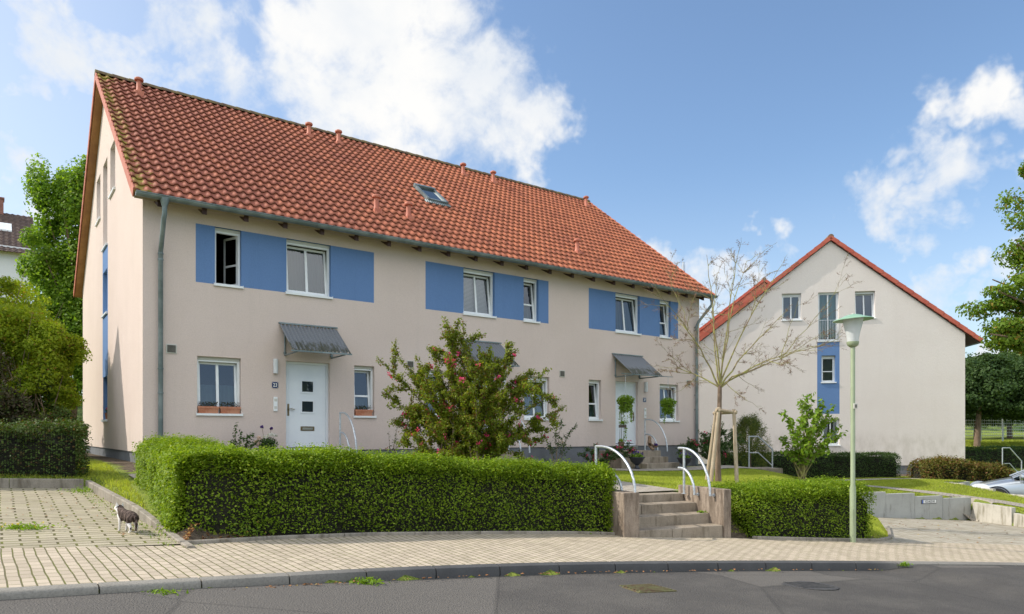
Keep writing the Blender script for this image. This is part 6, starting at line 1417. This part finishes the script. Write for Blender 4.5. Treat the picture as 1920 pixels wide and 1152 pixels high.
tuft('weeds at the inner corner of the parking bay kerb', -6.75, 11.1, float(PK(-6.7, 11.1)), .15, 200, .07, L_lilac, 115)
tuft('weed tuft by the lowered kerb at right', 5.15, 9.25, G(5.1, 9.25) - .03, .04, 90, .04, L_lilac, 116)
tuft('weed in the corner of the garden steps', P0[0] + Wd[0] * 1.5 + Md[0] * .4, P0[1] + Wd[1] * 1.5 + Md[1] * .4, .285, .04, 70, .03, L_lilac, 117)
tuft('young maple seedling at the foot of the hedge corner', -3.05, 8.0, G(-3.05, 8.0) + .05, .09, 90, .22, L_tree, 118)
def litter(name, n, fn, z, size, m, seed, kind='stuff', lo=.004):
    rng = np.random.default_rng(seed); x, y = fn(rng, n); zz = z(x, y) + lo + rng.uniform(0, .006, n); P = np.c_[x, y, zz]; o = leaves(name, P, np.tile([0, 0, 3.0], (n, 1)), size, m, rng, None, aspect=.75, jit=.35, up=0, fold=.6); return tag(o, kind=kind)
kbl = resample(KERB[2:10], 600)[0]
litter('fallen_leaves', 170, lambda r, n: ((lambda i: (kbl[i, 0] + r.normal(.03, .02, n), kbl[i, 1] - .05 - np.abs(r.normal(0, .04, n))))(r.integers(0, 600, n))), lambda x, y: G(x, y) - .082, .035, L_dry, 120, lo=.012)
bdl = resample(BED[:5], 400)[0]
litter('fallen_leaves', 1500, lambda r, n: ((lambda i: (bdl[i, 0] - np.abs(r.normal(.05, .10, n)), bdl[i, 1] + np.abs(r.normal(.10, .12, n))))(np.minimum((r.random(n) ** 2.2 * 400).astype(int), 399))), lambda x, y: Hfun(x, y), .045, L_dry, 121)
litter('fallen_leaves', 120, lambda r, n: (r.uniform(6.5, 13, n), r.uniform(13, 20, n)), lambda x, y: G(x, y), .05, L_dry, 122)
litter('fallen_leaves', 130, lambda r, n: (r.uniform(-6.9, -3.6, n), r.uniform(7.6, 11.5, n)), lambda x, y: PK(x, y) - 0.0, .04, L_dry, 123)
# ------------------------------------------------------------------ small things on the ground
mb = MB(); rngq = np.random.default_rng(130); q = [(x, y, abs(rngq.normal(0, .012)) + .005) for y in np.linspace(-.06, .06, 5) for x in np.linspace(-.09, .09, 6)]
mb.add(q, [(r * 6 + c, r * 6 + c + 1, r * 6 + 7 + c, r * 6 + 6 + c) for r in range(4) for c in range(5)]); o = mb.build('crumpled_paper', M_paper); px_, py_ = -2.24, 8.78; o.location = (px_, py_, z_at((px_, py_), .02)); tag(o, 'crumpled white paper lying at the foot of the long hedge', 'litter')
def roadz(x, y): return G(x, y) - .097
mb = MB(); mb.lathe([(0, .004), (.30, .004), (.30, -.01)], seg=28, M=Matrix.Diagonal((1, 1, 1))); 
for k in range(5): mb.box(-.2, .2, -.16 + k * .075, -.13 + k * .075, .004, .009)
o = mb.build('manhole_cover', M_tarmac); o.location = (3.2, 7.62, G(3.2, 7.62) - .097); o.rotation_euler = (math.atan(-.0345), math.atan(.055), .3); tag(o, 'dark round manhole cover in the asphalt below the steps', 'manhole cover')
mb = MB(); mb.box(-.22, .22, -.2, .2, -.01, .004)
for k in range(7): mb.box(-.19, .19, -.17 + k * .052, -.145 + k * .052, .004, .012)
o = mb.build('drain_grate', M_rust); o.location = (1.30, 6.88, G(1.3, 6.88) - .096); o.rotation_euler = (math.atan(-.0345), math.atan(.055), .45); tag(o, 'rusty drain grate grown over with moss in the road near the kerb', 'drain')
# thin stalks of border plants by the narrow window
# ------------------------------------------------------------------ fence on the bank, wooded hill far off
f = thing('mesh_fence', 'pale grey metal fence far behind the dark trees at right', 'fence', (24, 47.5, 1.35), 0)
for k in range(13):
    mb = MB(); mb.box(k * 1.5, k * 1.5 + .08, 0, .08, -.3, 1.25); mb.build('post', M_galv, f)
mb = MB()
for k in range(6): mb.box(0, 18, .03, .045, .1 + k * .2, .13 + k * .2)
for k in range(120): mb.box(k * .15, k * .15 + .01, .02, .03, .05, 1.2)
mb.build('mesh_panel', M_galv, f)
hx = np.linspace(-500, 1100, 161); hy = np.linspace(420, 1100, 50); HX, HY2 = np.meshgrid(hx, hy); rngh = np.random.default_rng(140)
prof = 16 + 62 * np.exp(-((HX - 520) / 260.0) ** 2) + 18 * np.exp(-((HX + 350) / 200.0) ** 2)
HZ = -6 + (prof + 4 * np.sin(HX / 37.) + 2.5 * np.sin(HX / 13. + HY2 / 31.)) * sm((HY2 - 420) / 260.) + rngh.normal(0, .9, HX.shape)
ix = np.arange(HX.size).reshape(HX.shape); Fq = np.stack([ix[:-1, :-1].ravel(), ix[:-1, 1:].ravel(), ix[1:, 1:].ravel(), ix[1:, :-1].ravel()], 1)
tag(npmesh('hill', np.c_[HX.ravel(), HY2.ravel(), HZ.ravel()], Fq, M_hill, smooth=True), kind='structure')
rngw = np.random.default_rng(141); nw = 5200; wx = rngw.uniform(150, 800, nw); wy = rngw.uniform(440, 800, nw)
wz = -6 + (16 + 62 * np.exp(-((wx - 520) / 260.0) ** 2) + 4 * np.sin(wx / 37.) + 2.5 * np.sin(wx / 13. + wy / 31.)) * sm((wy - 420) / 260.)
V, Fc = [], []
ico = MB(); ico.lathe([(0, -.2), (.75, .0), (1, .5), (.7, 1.0), (0, 1.25)], seg=7); iv = np.array(ico.v); iff = np.array(ico.f)
sc_ = rngw.uniform(3, 6, nw); VV = (iv[None] * sc_[:, None, None] * rngw.uniform(.8, 1.2, (nw, len(iv), 1)) + np.c_[wx, wy, wz][:, None, :]).reshape(-1, 3)
FF = (iff[None] + (np.arange(nw) * len(iv))[:, None, None]).reshape(-1, 4)
L_wood = mat('forest_canopy', lambda t: pbr(t, t.mix(t.n('ShaderNodeNewGeometry').outputs['Random Per Island'], (0.05, 0.085, 0.03), (0.13, 0.17, 0.05)), 1.0, spec=0.0))
tag(npmesh('forest', VV, FF, L_wood), kind='stuff')
